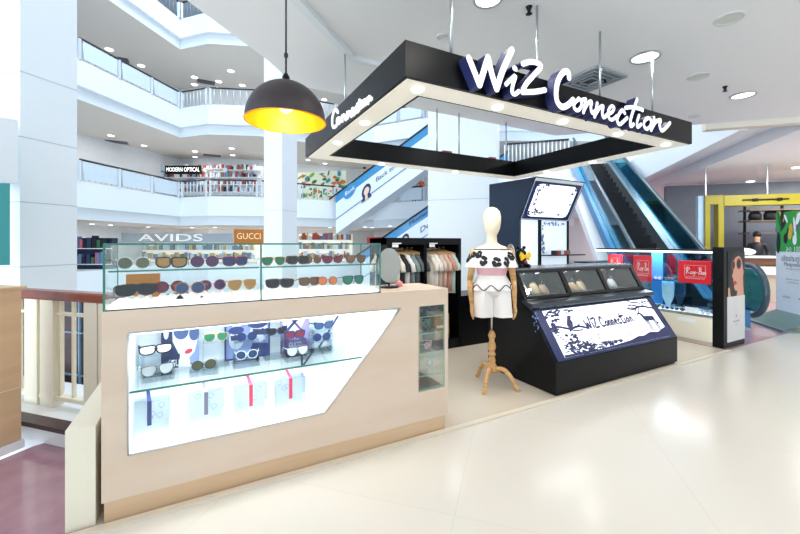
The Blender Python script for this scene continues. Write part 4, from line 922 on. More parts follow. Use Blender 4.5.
# shop window of the storey below seen through the railing
pa = Vector((*E(3.2, -5.6), -.6)); 
x0 = e2at(14, 2.5); x1 = e2at(84, 2.5)
t = thing('glazed_panel', (*E(2.5, (x0 + x1) / 2), -1.2), 'dark brown glazed panel close behind the white bars of the railing', 'panel')
b = MB(); b.ebox(2.5, 2.54, x0, x1, -1.2, .86); b.build('panel', M['dbrown'], t)
for k in range(4):
    x = x0 + (x1 - x0) * (k + .05) / 3.2; b = MB(); b.ebox(2.48, 2.5, x, x + .015, -1.2, .86); b.build('mullion', M['rail_dark'], t)
for z in (-.3, .1, .5):
    b = MB(); b.ebox(2.48, 2.5, x0, x1, z, z + .012); b.build('crossbar', M['rail_dark'], t)
x0 = e2at(84.5, 2.6); x1 = e2at(93, 2.6); t = thing('goods_rack', (*E(2.6, (x0 + x1) / 2), -1.2), 'narrow rack of colourful goods seen between the white railing bars', 'rack')
b = MB(); b.ebox(2.62, 2.68, x0, x1, -1.2, .86); b.build('frame', M['rail_dark'], t); rd = random.Random(8)
for k in range(14):
    z = -1.2 + k * .13; b = MB(); b.ebox(2.57, 2.62, x0 + rd.uniform(0, .02), x1 - rd.uniform(0, .02), z, z + .10); b.build('goods', MC[[3, 1, 9, 0, 2, 5, 1][k % 7]], t)
# ================================================================ BLACK DISPLAY COUNTER
DX0, DX1 = 2.75, 4.73
t = thing('display_stand', ((DX0 + DX1) / 2, 2.6, 0), 'black sloping display counter with a lit white WiZ Connection panel on its front', 'display stand'); ds = t
prof = [(2.27, .0), (2.27, .29), (2.56, .72), (2.60, .755), (2.60, .80), (2.66, .80), (2.80, 1.06), (2.80, 1.085), (3.15, 1.085), (3.15, 0)]
body = [(2.27, .02), (2.27, .29), (2.555, .715), (2.66, .79), (3.15, .79), (3.15, .02)]
b = MB(); b.prism([(DX0, y, z) for y, z in body], (DX1 - DX0, 0, 0)); o = b.build('body', M['black'], t); bevel(o, .004)
b = MB(); b.box((DX0 + .02, 2.285, 0), (DX1 - .03, 3.14, .02)); b.build('plinth', M['black_soft'], t)
# front kick face line, ledge, top
b = MB(); b.prism([(DX0 - .005, y, z) for y, z in [(2.545, .715), (2.52, .74), (2.53, .775), (2.66, .80), (2.66, .775)]], (DX1 - DX0 + .01, 0, 0)); b.build('ledge', mat('dark_steel', '#4a5056', .25, .7), t)
b = MB(); b.box((DX0, 2.78, 1.07), (DX1, 3.15, 1.09)); b.build('top_board', mat('grey_top', '#6b737c', .25, .3), t)
def side_w(x0, x1):
    q = MB(); q.prism([(x0, y, z) for y, z in [(2.62, .79), (2.78, 1.07), (3.15, 1.07), (3.15, .79)]], (x1 - x0, 0, 0)); return q
side_w(DX0, DX0 + .03).build('end_wall', M['black'], t); side_w(DX1 - .03, DX1).build('end_wall', M['black'], t)
n3 = 3; W3 = (DX1 - DX0 - .06) / n3
for k in range(n3):
    x0 = DX0 + .03 + k * W3; x1 = x0 + W3
    q = MB()
    a0, a1 = Vector((0, 2.64, .80)), Vector((0, 2.785, 1.07)); nn = Vector((0, -(a1.z - a0.z), a1.y - a0.y)).normalized() * .012
    for (u0, u1, v0, v1) in ((x0, x0 + .028, 0, 1), (x1 - .028, x1, 0, 1), (x0, x1, 0, .09), (x0, x1, .9, 1)):
        A = a0 + (a1 - a0) * v0; B_ = a0 + (a1 - a0) * v1
        q.prism([(u0, A.y, A.z), (u1, A.y, A.z), (u1, B_.y, B_.z), (u0, B_.y, B_.z)], nn)
    f = q.build('window_frame', M['black_soft'], t)
    q = MB(); A = a0 + (a1 - a0) * .09; B_ = a0 + (a1 - a0) * .9; q.prism([(x0 + .028, A.y, A.z), (x1 - .028, A.y, A.z), (x1 - .028, B_.y, B_.z), (x0 + .028, B_.y, B_.z)], nn * .3); q.build('window_pane', M['glass'], f)
b = MB(); b.box((DX0 + .03, 3.10, .80), (DX1 - .03, 3.12, 1.07)); b.build('back_wall', mat('slate_back', '#39404e', .4, var=.1), t)
b = MB(); b.box((DX0 + .03, 2.68, .79), (DX1 - .03, 3.1, .80)); b.build('inner_floor', mat('grey_tray', '#3a404c', .4, var=.1), t)
for k in range(n3 - 1):
    q = side_w(DX0 + .03 + (k + 1) * W3 - .006, DX0 + .03 + (k + 1) * W3 + .006); q.build('divider', M['black_soft'], t)
# little lamps inside the windows
for k in range(n3):
    for dx in (.12, .34):
        x = DX0 + .03 + k * W3 + dx; q = MB(); q.tube([(x, 2.83, 1.065), (x + .01, 2.83, 1.04)], .006, 6); q.tube([(x - .02, 2.82, 1.022), (x + .045, 2.83, 1.034)], [.009, .016], 8); o = q.build('case_lamp', M['chrome'], t)
    l = bpy.data.lights.new('case_light', 'AREA'); l.energy = 1.2; l.size = .3; o = bpy.data.objects.new('case_light', l); COL.objects.link(o); o.location = (DX0 + .03 + (k + .5) * W3, 2.92, 1.05)
# accessories inside
ACC = [('#e9e3d2', 'cream'), ('#d8c39a', 'sand'), ('#c9a98c', 'tan'), ('#8f6f63', 'brown'), ('#5f7fae', 'blue'), ('#e6e9ea', 'white'), ('#b9c9c0', 'pale green'), ('#d8dde0', 'silver')]
lay = [(0, .06, 5, 'white'), (0, .2, 0, 'cream'), (0, .36, 1, 'sand'), (0, .5, 2, 'tan'), (1, .07, 4, 'blue'), (1, .2, 3, 'brown'), (1, .34, 2, 'tan'), (1, .48, 1, 'sand'), (2, .1, 5, 'white'), (2, .25, 6, 'pale green'), (2, .42, 7, 'silver')]
WN = ['left', 'middle', 'right']
for i, (w, dx, ci, cn) in enumerate(lay):
    x = DX0 + .03 + w * W3 + dx + .02; col = mat('bag_' + cn.replace(' ', '_'), ACC[ci][0], .6, var=.15, scale=20); pos = sum(1 for q in lay[:i] if q[0] == w)
    t2 = thing('purse', (x, 2.87, .801), '%s purse, %s from the left in the %s slanted window of the black counter' % (cn, ['first', 'second', 'third', 'fourth'][pos], WN[w]), 'purse', 'small purses in the slanted windows')
    q = MB(); q.loft([((x, 2.87, .801), .05, .05, 3), ((x, 2.88, .83), .058, .05, 3), ((x, 2.90, .87 + .01 * (i % 3)), .05, .035, 3), ((x, 2.91, .895 + .01 * (i % 3)), .035, .012, 3)], 14); q.build('pouch', col, t2)
    q = MB(); q.tube(smooth([(x - .03, 2.90, .88), (x - .02, 2.89, .93), (x + .02, 2.89, .93), (x + .03, 2.90, .88)], 4), .003, 5); q.build('strap', M['chrome'], t2)
# lit panel on the slope
k0, k1 = Vector((0, 2.275, .30)), Vector((0, 2.552, .705)); sv = (k1 - k0); sn = Vector((0, -sv.z, sv.y)).normalized()
M['litpanel'] = mat('lit_panel_white', '#ffffff', .35, emit='#f5f9ff', es=.85, var=0)
M['art'] = mat('art_navy', '#232c5e', .4); M['art2'] = mat('art_blue', '#6f86bd', .4)
px0, px1 = DX0 + .13, DX1 - .13
sp = Plane((px0, k0.y, k0.z), ((px1 - px0), 0, 0), sv, sn)
b = MB(); b.prism([sp.p(-.06, .0, .001), sp.p(1.06, .0, .001), sp.p(1.06, 1.0, .001), sp.p(-.06, 1.0, .001)], sn * .008); fr = b.build('screen_frame', M['navy'], t)
b = MB(); b.prism([sp.p(0, .04, .009), sp.p(1, .04, .009), sp.p(1, .97, .009), sp.p(0, .97, .009)], sn * .003); pan = b.build('lit_panel', M['litpanel'], t)
def leafcl(b, pl, cx, cy, rx, ry, n, seed, c=.013, s=.018, asp=1.0):
    rd = random.Random(seed)
    for k in range(n):
        a = rd.uniform(0, 6.28); r = math.sqrt(rd.random()); x = cx + rx * r * math.cos(a); y = cy + ry * r * math.sin(a); q = rd.uniform(.5, 1.2) * s
        shape(b, pl, ell(x, y, q, q * 2.2 * asp, 7, rd.uniform(-1, 1)), 0, c + k * 1e-5)
b = MB(); A = .0125
leafcl(b, sp, .05, .84, .06, .11, 34, 1, A, .012); leafcl(b, sp, .17, .93, .08, .05, 14, 2, A, .012); leafcl(b, sp, .03, .62, .02, .1, 8, 3, A)
leafcl(b, sp, .15, .17, .12, .14, 90, 4, A, .0115); leafcl(b, sp, .30, .12, .13, .06, 50, 5, A, .010); leafcl(b, sp, .12, .36, .05, .1, 14, 6, A, .013)
shape(b, sp, [(.0, .04), (0, .09), (.3, .07), (.45, .09), (.6, .12), (.68, .17), (.74, .16), (.82, .21), (.9, .18), (1, .26), (1, .04)], 0, A)
for x, h in ((.40, .12), (.45, .11), (.50, .11), (.36, .14), (.84, .1)):
    for k in range(5): shape(b, sp, ell(x + (k - 2) * .009, .10 + h * (1 - abs(k - 2) * .18) * .6, .006, .045, 7, (2 - k) * .25), 0, A + .0003)
for (x, y) in ((.33, .35), (.26, .30), (.62, .3)):
    stroke(b, lambda a, c, d: sp.p(a, c, A), [(x, .12), (x + .01, y)], .004)
    for k in range(4): shape(b, sp, ell(x + .012 * (-1) ** k, y - k * .03, .008, .022, 6, (-1) ** k), 0, A + .0002)
# ferns along the left border
for k in range(9): shape(b, sp, ell(.015 + k * .011, .50 - k * .045, .017, .012, 6, .4), 0, A + .0004); shape(b, sp, ell(-.02 + k * .011, .49 - k * .045, .012, .011, 6, -.4), 0, .0128)
# branch and bird left
UX, UY = (px1 - px0), sv.length
st = lambda pts, w: stroke(b, lambda a, c, d: sp.p(a / UX, c / UY, A + .0006), [(a * UX, c * UY) for a, c in pts], w * 2.0)
st([(.0, .60), (.06, .62), (.14, .55), (.22, .57), (.29, .50)], .012); st([(.12, .57), (.17, .50), (.24, .49)], .007); st([(.2, .57), (.24, .62)], .006)
shape(b, sp, [(.125, .50), (.14, .56), (.13, .62), (.145, .70), (.16, .76), (.165, .80), (.185, .82), (.20, .80), (.195, .77), (.185, .74), (.188, .66), (.175, .59), (.155, .55), (.14, .48)], 0, A + .0008)
# branches top right
st([(1.0, .72), (.93, .78), (.86, .80), (.79, .76), (.74, .80)], .011); st([(.93, .78), (.88, .90), (.82, .92), (.78, .97)], .007); st([(.86, .80), (.80, .86), (.76, .86)], .006); st([(.95, .76), (.93, .95)], .007); st([(.82, .77), (.80, .70)], .006)
leafcl(b, sp, .80, .84, .05, .05, 9, 9, A, .008); leafcl(b, sp, .95, .9, .04, .05, 8, 10, A, .01)
# deer
dx, dy = .87, .33
D_ = lambda pts: shape(b, sp, [(dx + x, dy + y) for x, y in pts], 0, A + .001)
D_([(-.035, .18), (-.02, .24), (.03, .235), (.075, .22), (.08, .15), (.06, .12), (.0, .12), (-.03, .14)]); D_([(-.035, .17), (-.045, .30), (-.03, .33), (-.015, .28), (-.01, .2)]); D_([(-.045, .30), (-.075, .28), (-.078, .30), (-.05, .345), (-.03, .33)])
for x in (-.025, -.008, .052, .068): D_([(x - .006, .15), (x + .010, .15), (x + .013, .07), (x + .010, -.12), (x + .002, -.12), (x + .003, .07)])
for s_ in (-1, 1): st([(dx - .045, dy + .34), (dx - .045 + s_ * .02, dy + .41), (dx - .045 + s_ * .016, dy + .5)], .0055); st([(dx - .045 + s_ * .02, dy + .41), (dx - .045 + s_ * .035, dy + .47)], .005)
leafcl(b, sp, .965, .36, .015, .1, 6, 11, A, .008); leafcl(b, sp, .60, .45, .18, .08, 10, 12, A, .003)
b.build('silhouette_print', M['art'], pan)
# small wordmark on the panel, traced in a 0..1 drawing
WM = [[(0, .75), (.02, .3), (.045, .62), (.07, .28), (.11, .95)], [(.13, .3), (.135, .6)], [(.137, .8), (.139, .8)], [(.16, .8), (.22, .82), (.165, .3), (.235, .3)], [(.36, .72), (.33, .85), (.29, .6), (.30, .3), (.35, .3)], [(.40, .55), (.375, .4), (.40, .28), (.425, .42), (.40, .55)], [(.45, .28), (.45, .55), (.48, .5), (.485, .28)], [(.515, .28), (.515, .55), (.545, .5), (.55, .28)], [(.58, .42), (.62, .5), (.60, .6), (.58, .42), (.62, .28)], [(.69, .55), (.655, .5), (.66, .3), (.70, .32)], [(.74, .9), (.74, .3), (.77, .3)], [(.71, .68), (.80, .74)], [(.80, .28), (.80, .55)], [(.80, .7), (.802, .7)], [(.86, .58), (.835, .42), (.86, .3), (.885, .44), (.86, .58)], [(.92, .28), (.92, .55), (.955, .52), (.965, .3)]]
b = MB()
for stt in WM: stroke(b, lambda a, c, d: sp.p(a / UX, c / UY, .0145), [((.28 + a * .46) * UX, (.50 + (c - .3) * .36) * UY) for a, c in stt], .021)
b.build('wordmark', M['art'], pan)
# dotted print on the end wall beside the panel
b = MB(); ep = Plane((DX0 - .001, 2.55, .45), (0, -.2, 0), (0, .0, .28)); ep.n = Vector((-1, 0, 0)); leafcl(b, ep, .3, .62, .22, .35, 26, 20, .001, .03, .6); b.build('end_print', M['art2'], t)
# ================================================================ TOWER behind the display
TX0, TX1, TY = 4.88, 6.08, 4.75
t = thing('display_tower', (5.5, 5.1, 0), 'tall black tower with a tilted lit floral panel holding up the canopy corner', 'display tower'); 
side = [(TY, 0), (TY, 1.77), (4.42, 2.43), (5.5, 2.46), (5.5, 0)]
b = MB(); b.prism([(TX0 - .05, y, z) for y, z in side], (.05, 0, 0)); b.build('side_slab', M['navyblack'] if 'navyblack' in M else mat('blue_black_laminate', '#1b2940', .3, var=.06), t)
b = MB(); b.prism([(TX1, y, z) for y, z in [(TY, 0), (TY, 1.77), (4.42, 2.43), (4.55, 2.43), (4.88, 1.77), (4.88, 0)]], (.03, 0, 0)); b.build('side_slab', M['black'], t)
tp = Plane((TX0, TY, 1.77), (TX1 - TX0, 0, 0), (0, 4.42 - TY, .66)); 
b = MB(); b.prism([tp.p(0, 0, -.1), tp.p(1, 0, -.1), tp.p(1, 1, -.1), tp.p(0, 1, -.1)], tp.n * .11); hd = b.build('header_box', M['white'], t)
b = MB(); b.prism([tp.p(-.01, .98, .0), tp.p(1.02, .98, .0), tp.p(1.02, 1.02, .0), tp.p(-.01, 1.02, .0)], tp.n * .03 + Vector((0, .12, 0))); b.build('header_edge', M['black'], t)
b = MB(); b.prism([tp.p(.0, .02, .012), tp.p(.97, .02, .012), tp.p(.97, .93, .012), tp.p(.0, .93, .012)], tp.n * .01); b.build('header_border', M['navy'], hd)
scr = [(.06 + x * .84, .08 + y * .80) for x, y in [(.0, .12), (.03, .03), (.1, 0), (.9, 0), (.97, .04), (1, .14), (1, .86), (.97, .96), (.9, 1), (.1, 1), (.03, .97), (0, .88)]]
b = MB(); b.prism([tp.p(a, c, .022) for a, c in scr], tp.n * .004); b.build('lit_screen', M['litpanel'], hd)
b = MB()
for (cx, cy, rx, ry, n, sd) in ((.13, .78, .06, .12, 16, 1), (.12, .5, .04, .15, 14, 2), (.15, .2, .09, .1, 22, 3), (.3, .17, .1, .06, 10, 4), (.82, .78, .07, .1, 16, 5), (.86, .5, .02, .2, 7, 6), (.75, .15, .08, .04, 6, 7), (.25, .85, .08, .03, 7, 8)): leafcl(b, tp, cx, cy, rx, ry, n, sd + 40, .0275, .016, .6)
b.build('floral_print', M['art'], hd)
M['poster_lit'] = mat('backlit_poster', '#dbe8f3', .4, emit='#dfecf8', es=.5, var=.02)
for nm, xa, xb in (('left_panel', TX0, TX0 + .44), ('right_panel', TX0 + .5, TX1)):
    b = MB(); b.box((xa + .01, TY + .02, .86), (xb - .01, TY + .06, 1.76)); b.build('lit_poster', M['poster_lit'], t)
b = MB(); b.box((TX0 + .44, TY, .0), (TX0 + .5, TY + .08, 1.77)); b.build('mullion', M['black'], t)
b = MB(); b.box((TX0, TY + .06, 0), (TX1, TY + .1, 1.77)); b.build('back_board', M['black'], t)
rp = Plane((TX0 + .51, TY + .02, .86), (TX1 - TX0 - .52, 0, 0), (0, 0, .9)); b = MB()
leafcl(b, rp, .08, .6, .05, .3, 26, 61, .002, .03, .6); leafcl(b, rp, .3, .33, .25, .05, 14, 62, .002, .02, .3); leafcl(b, rp, .5, .93, .45, .04, 40, 63, .002, .03, .25); b.build('floral_print', M['art2'], t)
b = MB(); b.box((TX0 + .46, TY - .15, 1.12), (TX1 + .3, TY + .02, 1.14)); b.build('tower_shelf', M['black'], t)
for k in range(5):
    x = TX0 + .70 + k * .085; c = [6, 3, 7, 3, 8][k]; tag(MB().box((x, TY - .12, 1.142), (x + .075, TY - .04, 1.215)).build('small_box', MC[c]), 'small box on the thin tower shelf, %s from the left' % ['first', 'second', 'third', 'fourth', 'fifth'][k], 'box', 'small boxes on the tower shelf')
# round mirror and black toy on the display top
p = pt(520, 268, z=1.09); p.y = min(p.y, 3.0); p = Vector((2.86, 2.93, 1.09)); t = thing('round_mirror', p, 'tall oval grey mirror standing edge-on at the left end of the black counter top', 'mirror')
mp2 = Plane(p + Vector((0, 0, .125)), Vector((.35, .94, 0)), (0, 0, 1)); mp2.n = Vector((.94, -.35, 0))
b = MB(); b.prism([mp2.p(a, c, -.006) for a, c in ell(0, 0, .1, .125, 28)], mp2.n * .012); b.build('mirror_plate', mat('mirror_back', '#b9bdb6', .4, .3), t)
b = MB(); b.lathe([(0, 0), (.05, 0), (.045, .01), (0, .012)], p, 18); b.build('foot', M['black_soft'], t)
p = Vector((3.03, 2.95, 1.09)); t = thing('plush_toy', p, 'black furry toy with a big yellow bow on the black counter top', 'toy')
b = MB(); b.loft([((p.x, p.y, 1.09), .06, .05), ((p.x, p.y, 1.13), .075, .06), ((p.x, p.y, 1.18), .06, .05), ((p.x, p.y, 1.21), .055, .05), ((p.x, p.y, 1.25), .062, .055), ((p.x, p.y, 1.285), .03, .03), ((p.x, p.y, 1.295), .005, .005)], 18, wav=lambda i, t_: 1 + .06 * math.sin(7 * t_ + i)); b.build('body', M['black_soft'], t)
for s_ in (-1, 1):
    b = MB(); b.ball((p.x + s_ * .045, p.y, 1.30), .02, 10); b.build('ear', M['black_soft'], t)
    b = MB(); b.ball((p.x + s_ * .05, p.y - .05, 1.105), .03, 10, sc=(1, 1.2, .8)); b.build('foot', M['black_soft'], t)
b = MB()
for s_ in (-1, 1): b.prism([(p.x + s_ * .004, p.y - .07, 1.215), (p.x + s_ * .06, p.y - .07, 1.255), (p.x + s_ * .075, p.y - .07, 1.22), (p.x + s_ * .055, p.y - .07, 1.165), (p.x + s_ * .004, p.y - .07, 1.195)], (0, .02, 0))
b.ball((p.x, p.y - .065, 1.205), .014, 10); b.build('bow', mat('yellow_bow', '#f3c81c', .5), t)
b = MB(); b.ball((p.x + .01, p.y - .055, 1.145), .022, 10); b.build('red_badge', mat('toy_red', '#a53a30', .5), t)
# white service counter behind, right of the tower
t = thing('service_counter', (6.5, 4.45, 0), 'low white counter with black top edge behind the black display stand', 'counter')
b = MB(); b.box((6.14, 4.3, 0), (6.95, 4.6, .95)); b.build('body', M['white'], t); b = MB(); b.box((6.12, 4.25, .985), (7.0, 4.65, 1.01)); b.build('top_board', M['black'], t); b = MB(); b.box((6.14, 4.3, .95), (6.95, 4.6, .985)); b.build('rail_strip', M['white'], t)
# ================================================================ MANNEQUIN
mc = Vector((2.43, 2.73, 0)); ax = (.86, -.5); AX = Vector((ax[0], ax[1], 0)).normalized(); AY = Vector((-AX.y, AX.x, 0)); 
t = thing('mannequin', (mc.x, mc.y, 0), 'cream faceless mannequin in a white and pink ruffled outfit on a wooden tripod stand', 'mannequin')
M['cloth_skin'] = mat('cream_mannequin_cloth', '#efe1c6', .7, var=.02)
def ring(z, rx, ry, fx=0, fy=0, pw=2.0): c = mc + AX * fx + AY * fy; return ((c.x, c.y, z), rx, ry)
b = MB(); b.loft([ring(.88, .02, .02), ring(.885, .12, .09), ring(.90, .145, .10), ring(1.0, .12, .085), ring(1.06, .112, .08), ring(1.15, .135, .095), ring(1.22, .15, .10), ring(1.28, .155, .085), ring(1.315, .13, .07), ring(1.335, .075, .055), ring(1.36, .048, .048), ring(1.42, .044, .046, 0, .0), ring(1.445, .055, .065, 0, -.008), ring(1.48, .068, .085, 0, -.014), ring(1.54, .079, .097, 0, -.012), ring(1.60, .082, .10, 0, -.004), ring(1.645, .072, .088), ring(1.675, .045, .055), ring(1.69, .012, .014)], 28, ax=ax)
b.build('body', M['cloth_skin'], t)
# wooden arms with hands
for s_ in (-1, 1):
    sh = mc + AX * (s_ * .165) + Vector((0, 0, 1.265)); el = mc + AX * (s_ * .205) + AY * .01 + Vector((0, 0, .995)); wr = mc + AX * (s_ * .20) - AY * .05 + Vector((0, 0, .79))
    q = MB(); q.tube([sh + Vector((0, 0, .03)), sh, sh + (el - sh) * .5, el], [.018, .037, .034, .026], 12); q.ball(sh, .038, 14); arm = q.build('upper_arm', M['mwood'], t)
    q = MB(); q.ball(el, .027, 12); q.tube([el, el + (wr - el) * .35, wr], [.025, .028, .017], 12); q.build('forearm', M['mwood'], t)
    vs = [wr, wr + Vector((0, 0, -.04)), wr + Vector((0, 0, -.075))]; ed = [(0, 1), (1, 2)]; rr = [.016, (.026, .014), (.028, .013)]
    q = MB(); q.ball(wr, .018, 10); 
    q.loft([(tuple(wr + Vector((0, 0, -.005))), .014, .012), (tuple(wr + Vector((0, 0, -.04)) - AY * .004), .013, .03), (tuple(wr + Vector((0, 0, -.075)) - AY * .006), .012, .036), (tuple(wr + Vector((0, 0, -.085)) - AY * .006), .010, .034)], 14, ax=ax)
    for fi, (o_, l_) in enumerate(((-.027, .062), (-.009, .072), (.009, .068), (.026, .052))):
        a0 = wr + AY * (o_ - .006) + Vector((0, 0, -.08)); a1 = a0 + Vector((0, 0, -l_ * .5)) - AX * (s_ * .004); a2 = a1 + Vector((0, 0, -l_ * .45)) - AX * (s_ * .014); q.tube([a0, a1, a2], [.0085, .0078, .006], 8)
    a0 = wr - AY * .022 + Vector((0, 0, -.03)); q.tube([a0, a0 - AY * .025 + Vector((0, 0, -.025)), a0 - AY * .032 + Vector((0, 0, -.055))], [.011, .009, .007], 8)
    q.build('hand', M['mwood'], t)
# clothes
M['offwhite'] = mat('white_cotton', '#f6f1ee', .8, var=.02, scale=30); M['pinkc'] = mat('pink_smocked_cotton', '#eeb9c0', .8, var=.06, scale=40); M['blk'] = mat('black_print', '#121217', .7)
b = MB(); b.loft([ring(1.03, .125, .092), ring(1.10, .14, .10), ring(1.18, .162, .115), ring(1.23, .163, .112)], 40, ax=ax, cap=False, wav=lambda i, a: 1 + .012 * math.sin(26 * a)); b.build('bodice', M['pinkc'], t)
ruf = lambda i, a: 1 + (.015 + .02 * i) * math.sin(9 * a + .6)
rg = [ring(1.29, .172, .105), ring(1.25, .20, .13), ring(1.19, .222, .150), ring(1.125, .238, .162)]
b = MB(); b.loft(rg, 72, ax=ax, cap=False, wav=ruf)
rufo = b.build('ruffle_collar', M['offwhite'], t)
def on_loft(rings, wav, a, v, off=.004):
    f = v * (len(rings) - 1); i = min(int(f), len(rings) - 2); u = f - i
    def P_(j):
        r = rings[j]; w = wav(j, a); return Vector(r[0]) + AX * (r[1] + off) * w * math.cos(a) + AY * (r[2] + off) * w * math.sin(a)
    return P_(i) * (1 - u) + P_(i + 1) * u
b = MB(); b.tube([on_loft(rg, ruf, 2 * math.pi * k / 72, 0) for k in range(72)], .0045, 5, closed=True); b.build('black_piping', M['blk'], rufo)
b = MB(); rd = random.Random(3)
for k in range(17):
    a0 = -math.pi + k * math.pi / 8 + rd.uniform(-.1, .1); v0 = rd.uniform(.25, .8)
    for w_ in range(5):
        an = w_ * 1.25 + rd.random(); ca, cv = a0 + .10 * math.cos(an), v0 + .16 * math.sin(an)
        pts = ell(ca, cv, .10, .12, 8, an); b.poly([on_loft(rg, ruf, x, min(1, max(0, y)), .005) for x, y in pts])
b.build('butterfly_print', M['blk'], rufo)
pw = lambda i, a: 1 + .03 * i * math.sin(7 * a + 1)
pr_ = [ring(1.05, .128, .095), ring(1.0, .155, .118), ring(.955, .178, .14), ring(.915, .19, .15)]
b = MB(); b.loft(pr_, 72, ax=ax, cap=False, wav=pw); pep = b.build('peplum', M['offwhite'], t)
b = MB(); b.tube([on_loft(pr_, pw, 2 * math.pi * k / 144, .80 + .20 * math.sin(8 * 2 * math.pi * k / 144)) for k in range(144)], .0045, 5, closed=True); b.build('wavy_trim', M['blk'], pep)
for s_ in (-1, 1):
    b = MB(); c = mc + AX * (s_ * .078); cx = lambda z, rx, ry, d=0: ((c.x + AX.x * s_ * d, c.y + AX.y * s_ * d, z), rx, ry)
    b.loft([cx(.97, .085, .10, -.01), cx(.9, .095, .12), cx(.78, .10, .12, .006), cx(.665, .105, .118, .012)], 30, ax=ax, cap=False, wav=lambda i, a: 1 + .02 * i * math.sin(6 * a)); b.build('shorts_leg', M['offwhite'], t)
b = MB(); b.loft([ring(.86, .12, .11), ring(.90, .158, .125), ring(1.0, .15, .115), ring(1.04, .13, .097)], 30, ax=ax); b.build('shorts_waist', M['offwhite'], t)
# pole and turned wooden tripod
b = MB(); b.tube([(mc.x, mc.y, .50), (mc.x, mc.y, .82)], .011, 10); b.build('pole', M['chrome'], t)
b = MB(); b.lathe([(0, .52), (.02, .52), (.024, .505), (.034, .49), (.036, .47), (.026, .45), (.022, .43), (.034, .40), (.037, .37), (.03, .335), (.024, .32), (.036, .31), (.036, .295), (.024, .285), (.030, .265), (.035, .245), (.03, .225), (.04, .20), (.058, .17), (.06, .145), (.04, .13), (0, .13)], (mc.x, mc.y, 0), 24); b.build('turned_post', M['mwood'], t)
for k, an in enumerate((-2.05, -.55, 2.0)):
    an_ = math.atan2(AX.y, AX.x) + an; d = Vector((math.cos(an_), math.sin(an_), 0)); q = MB(); pp = smooth([tuple(mc + d * r_ + Vector((0, 0, z_))) for r_, z_ in ((.03, .165), (.11, .175), (.18, .12), (.215, .05), (.24, .018), (.262, .02))], 5)
    rad = [.024 - .010 * i / (len(pp) - 1) for i in range(len(pp))]; q.tube(pp, rad, 10); q.build('foot', M['mwood'], t)
# ================================================================ CLOTHES RACK
RX0, RX1, RY = 1.92, 2.99, 3.95
t = thing('clothes_wardrobe', ((RX0 + RX1) / 2, RY + .25, 0), 'open black two-bay wardrobe frame with chrome rails behind the mirror and mannequin', 'wardrobe')
for x in (RX0, (RX0 + RX1) / 2 - .02, RX1 - .03):
    b = MB(); b.box((x, RY, 0), (x + .035, RY + .5, 1.41)); b.build('upright', M['black'], t)
b = MB(); b.box((RX0, RY - .002, 1.33), (RX1 + .005, RY + .5, 1.412)); b.build('header', M['black'], t)
b = MB(); b.box((RX0, RY + .48, 0), (RX1, RY + .5, 1.35)); b.build('back_panel', M['black'], t)
b = MB(); b.box((RX0, RY, 0), (RX1, RY + .48, .12)); b.build('base_board', M['black'], t)
for x0, x1 in ((RX0 + .04, (RX0 + RX1) / 2 - .02), ((RX0 + RX1) / 2 + .02, RX1 - .03)):
    b = MB(); b.tube([(x0, RY + .2, 1.275), (x1, RY + .2, 1.275)], .011, 10); b.build('rail', M['chrome'], t)
    b = MB(); b.box((x0 + .03, RY - .006, 1.34), (x0 + .15, RY - .003, 1.352)); b.box((x0 + .03, RY - .006, 1.30), (x0 + .11, RY - .003, 1.335)); b.build('label_plate', M['paper'], t)
b = MB(); b.box((RX1, RY, 0), (3.75, RY + .45, .66)); tag(b.build('low_cabinet', M['black']), 'low plain black cabinet between the wardrobe and the black tower, behind the mannequin', 'cabinet')
GCOL = {'cream': '#ece3d6', 'sage grey': '#7f8f90', 'charcoal': '#4b5054', 'blush pink': '#e6c0b4', 'white': '#f0ecea', 'salmon': '#d9a08e', 'mint': '#cfe3dc', 'black striped': '#26282c', 'slate': '#5f6b72', 'beige': '#d8c8b4'}
def garment(x, cn, label, ln=.42, grp='garments on the wardrobe rails', tw=.0):
    y = RY + .2; zt = 1.235; t2 = thing('shirt', (x, y, zt - ln), label, 'shirt', grp); m = mat('cloth_' + cn.replace(' ', '_'), GCOL[cn], .85, var=.08, scale=14)
    d = Vector((.42 + tw, -.9, 0)).normalized(); nn = Vector((-d.y, d.x, 0))
    c = Vector((x, y, 0)); rr = lambda z, w, th, f=0: ((c.x + d.x * f, c.y + d.y * f, z), w, th)
    q = MB(); q.loft([rr(zt - ln, .17, .018), rr(zt - ln * .6, .165, .022), rr(zt - .10, .17, .024), rr(zt - .04, .175, .020), rr(zt, .07, .014), rr(zt + .01, .03, .010)], 24, ax=(d.x, d.y), wav=lambda i, a: 1 + .05 * math.sin(5 * a + i)); q.build('torso', m, t2)
    for s_ in (-1, 1):
        q = MB(); a0 = c + d * (s_ * .13) + Vector((0, 0, zt - .05)); a1 = c + d * (s_ * .205) + nn * .01 + Vector((0, 0, zt - .16)); a2 = c + d * (s_ * .215) + nn * .012 + Vector((0, 0, zt - .24)); q.tube([a0, a1, a2], [.03, .032, .034], 10); q.build('sleeve', m, t2)
    q = MB(); q.tube([c + d * -.17 + Vector((0, 0, zt - .025)), c + Vector((0, 0, zt + .02)), c + d * .17 + Vector((0, 0, zt - .025))], .010, 8); q.tube(smooth([tuple(c + Vector((0, 0, zt + .02))), tuple(c + Vector((0, 0, 1.262))), tuple(c + d * .012 + Vector((0, 0, 1.29))), tuple(c + d * -.008 + Vector((0, 0, 1.296))), tuple(c + d * -.014 + Vector((0, 0, 1.284)))], 4), .003, 5); q.build('hanger', M['mwood'], t2)
xm = (RX0 + RX1) / 2
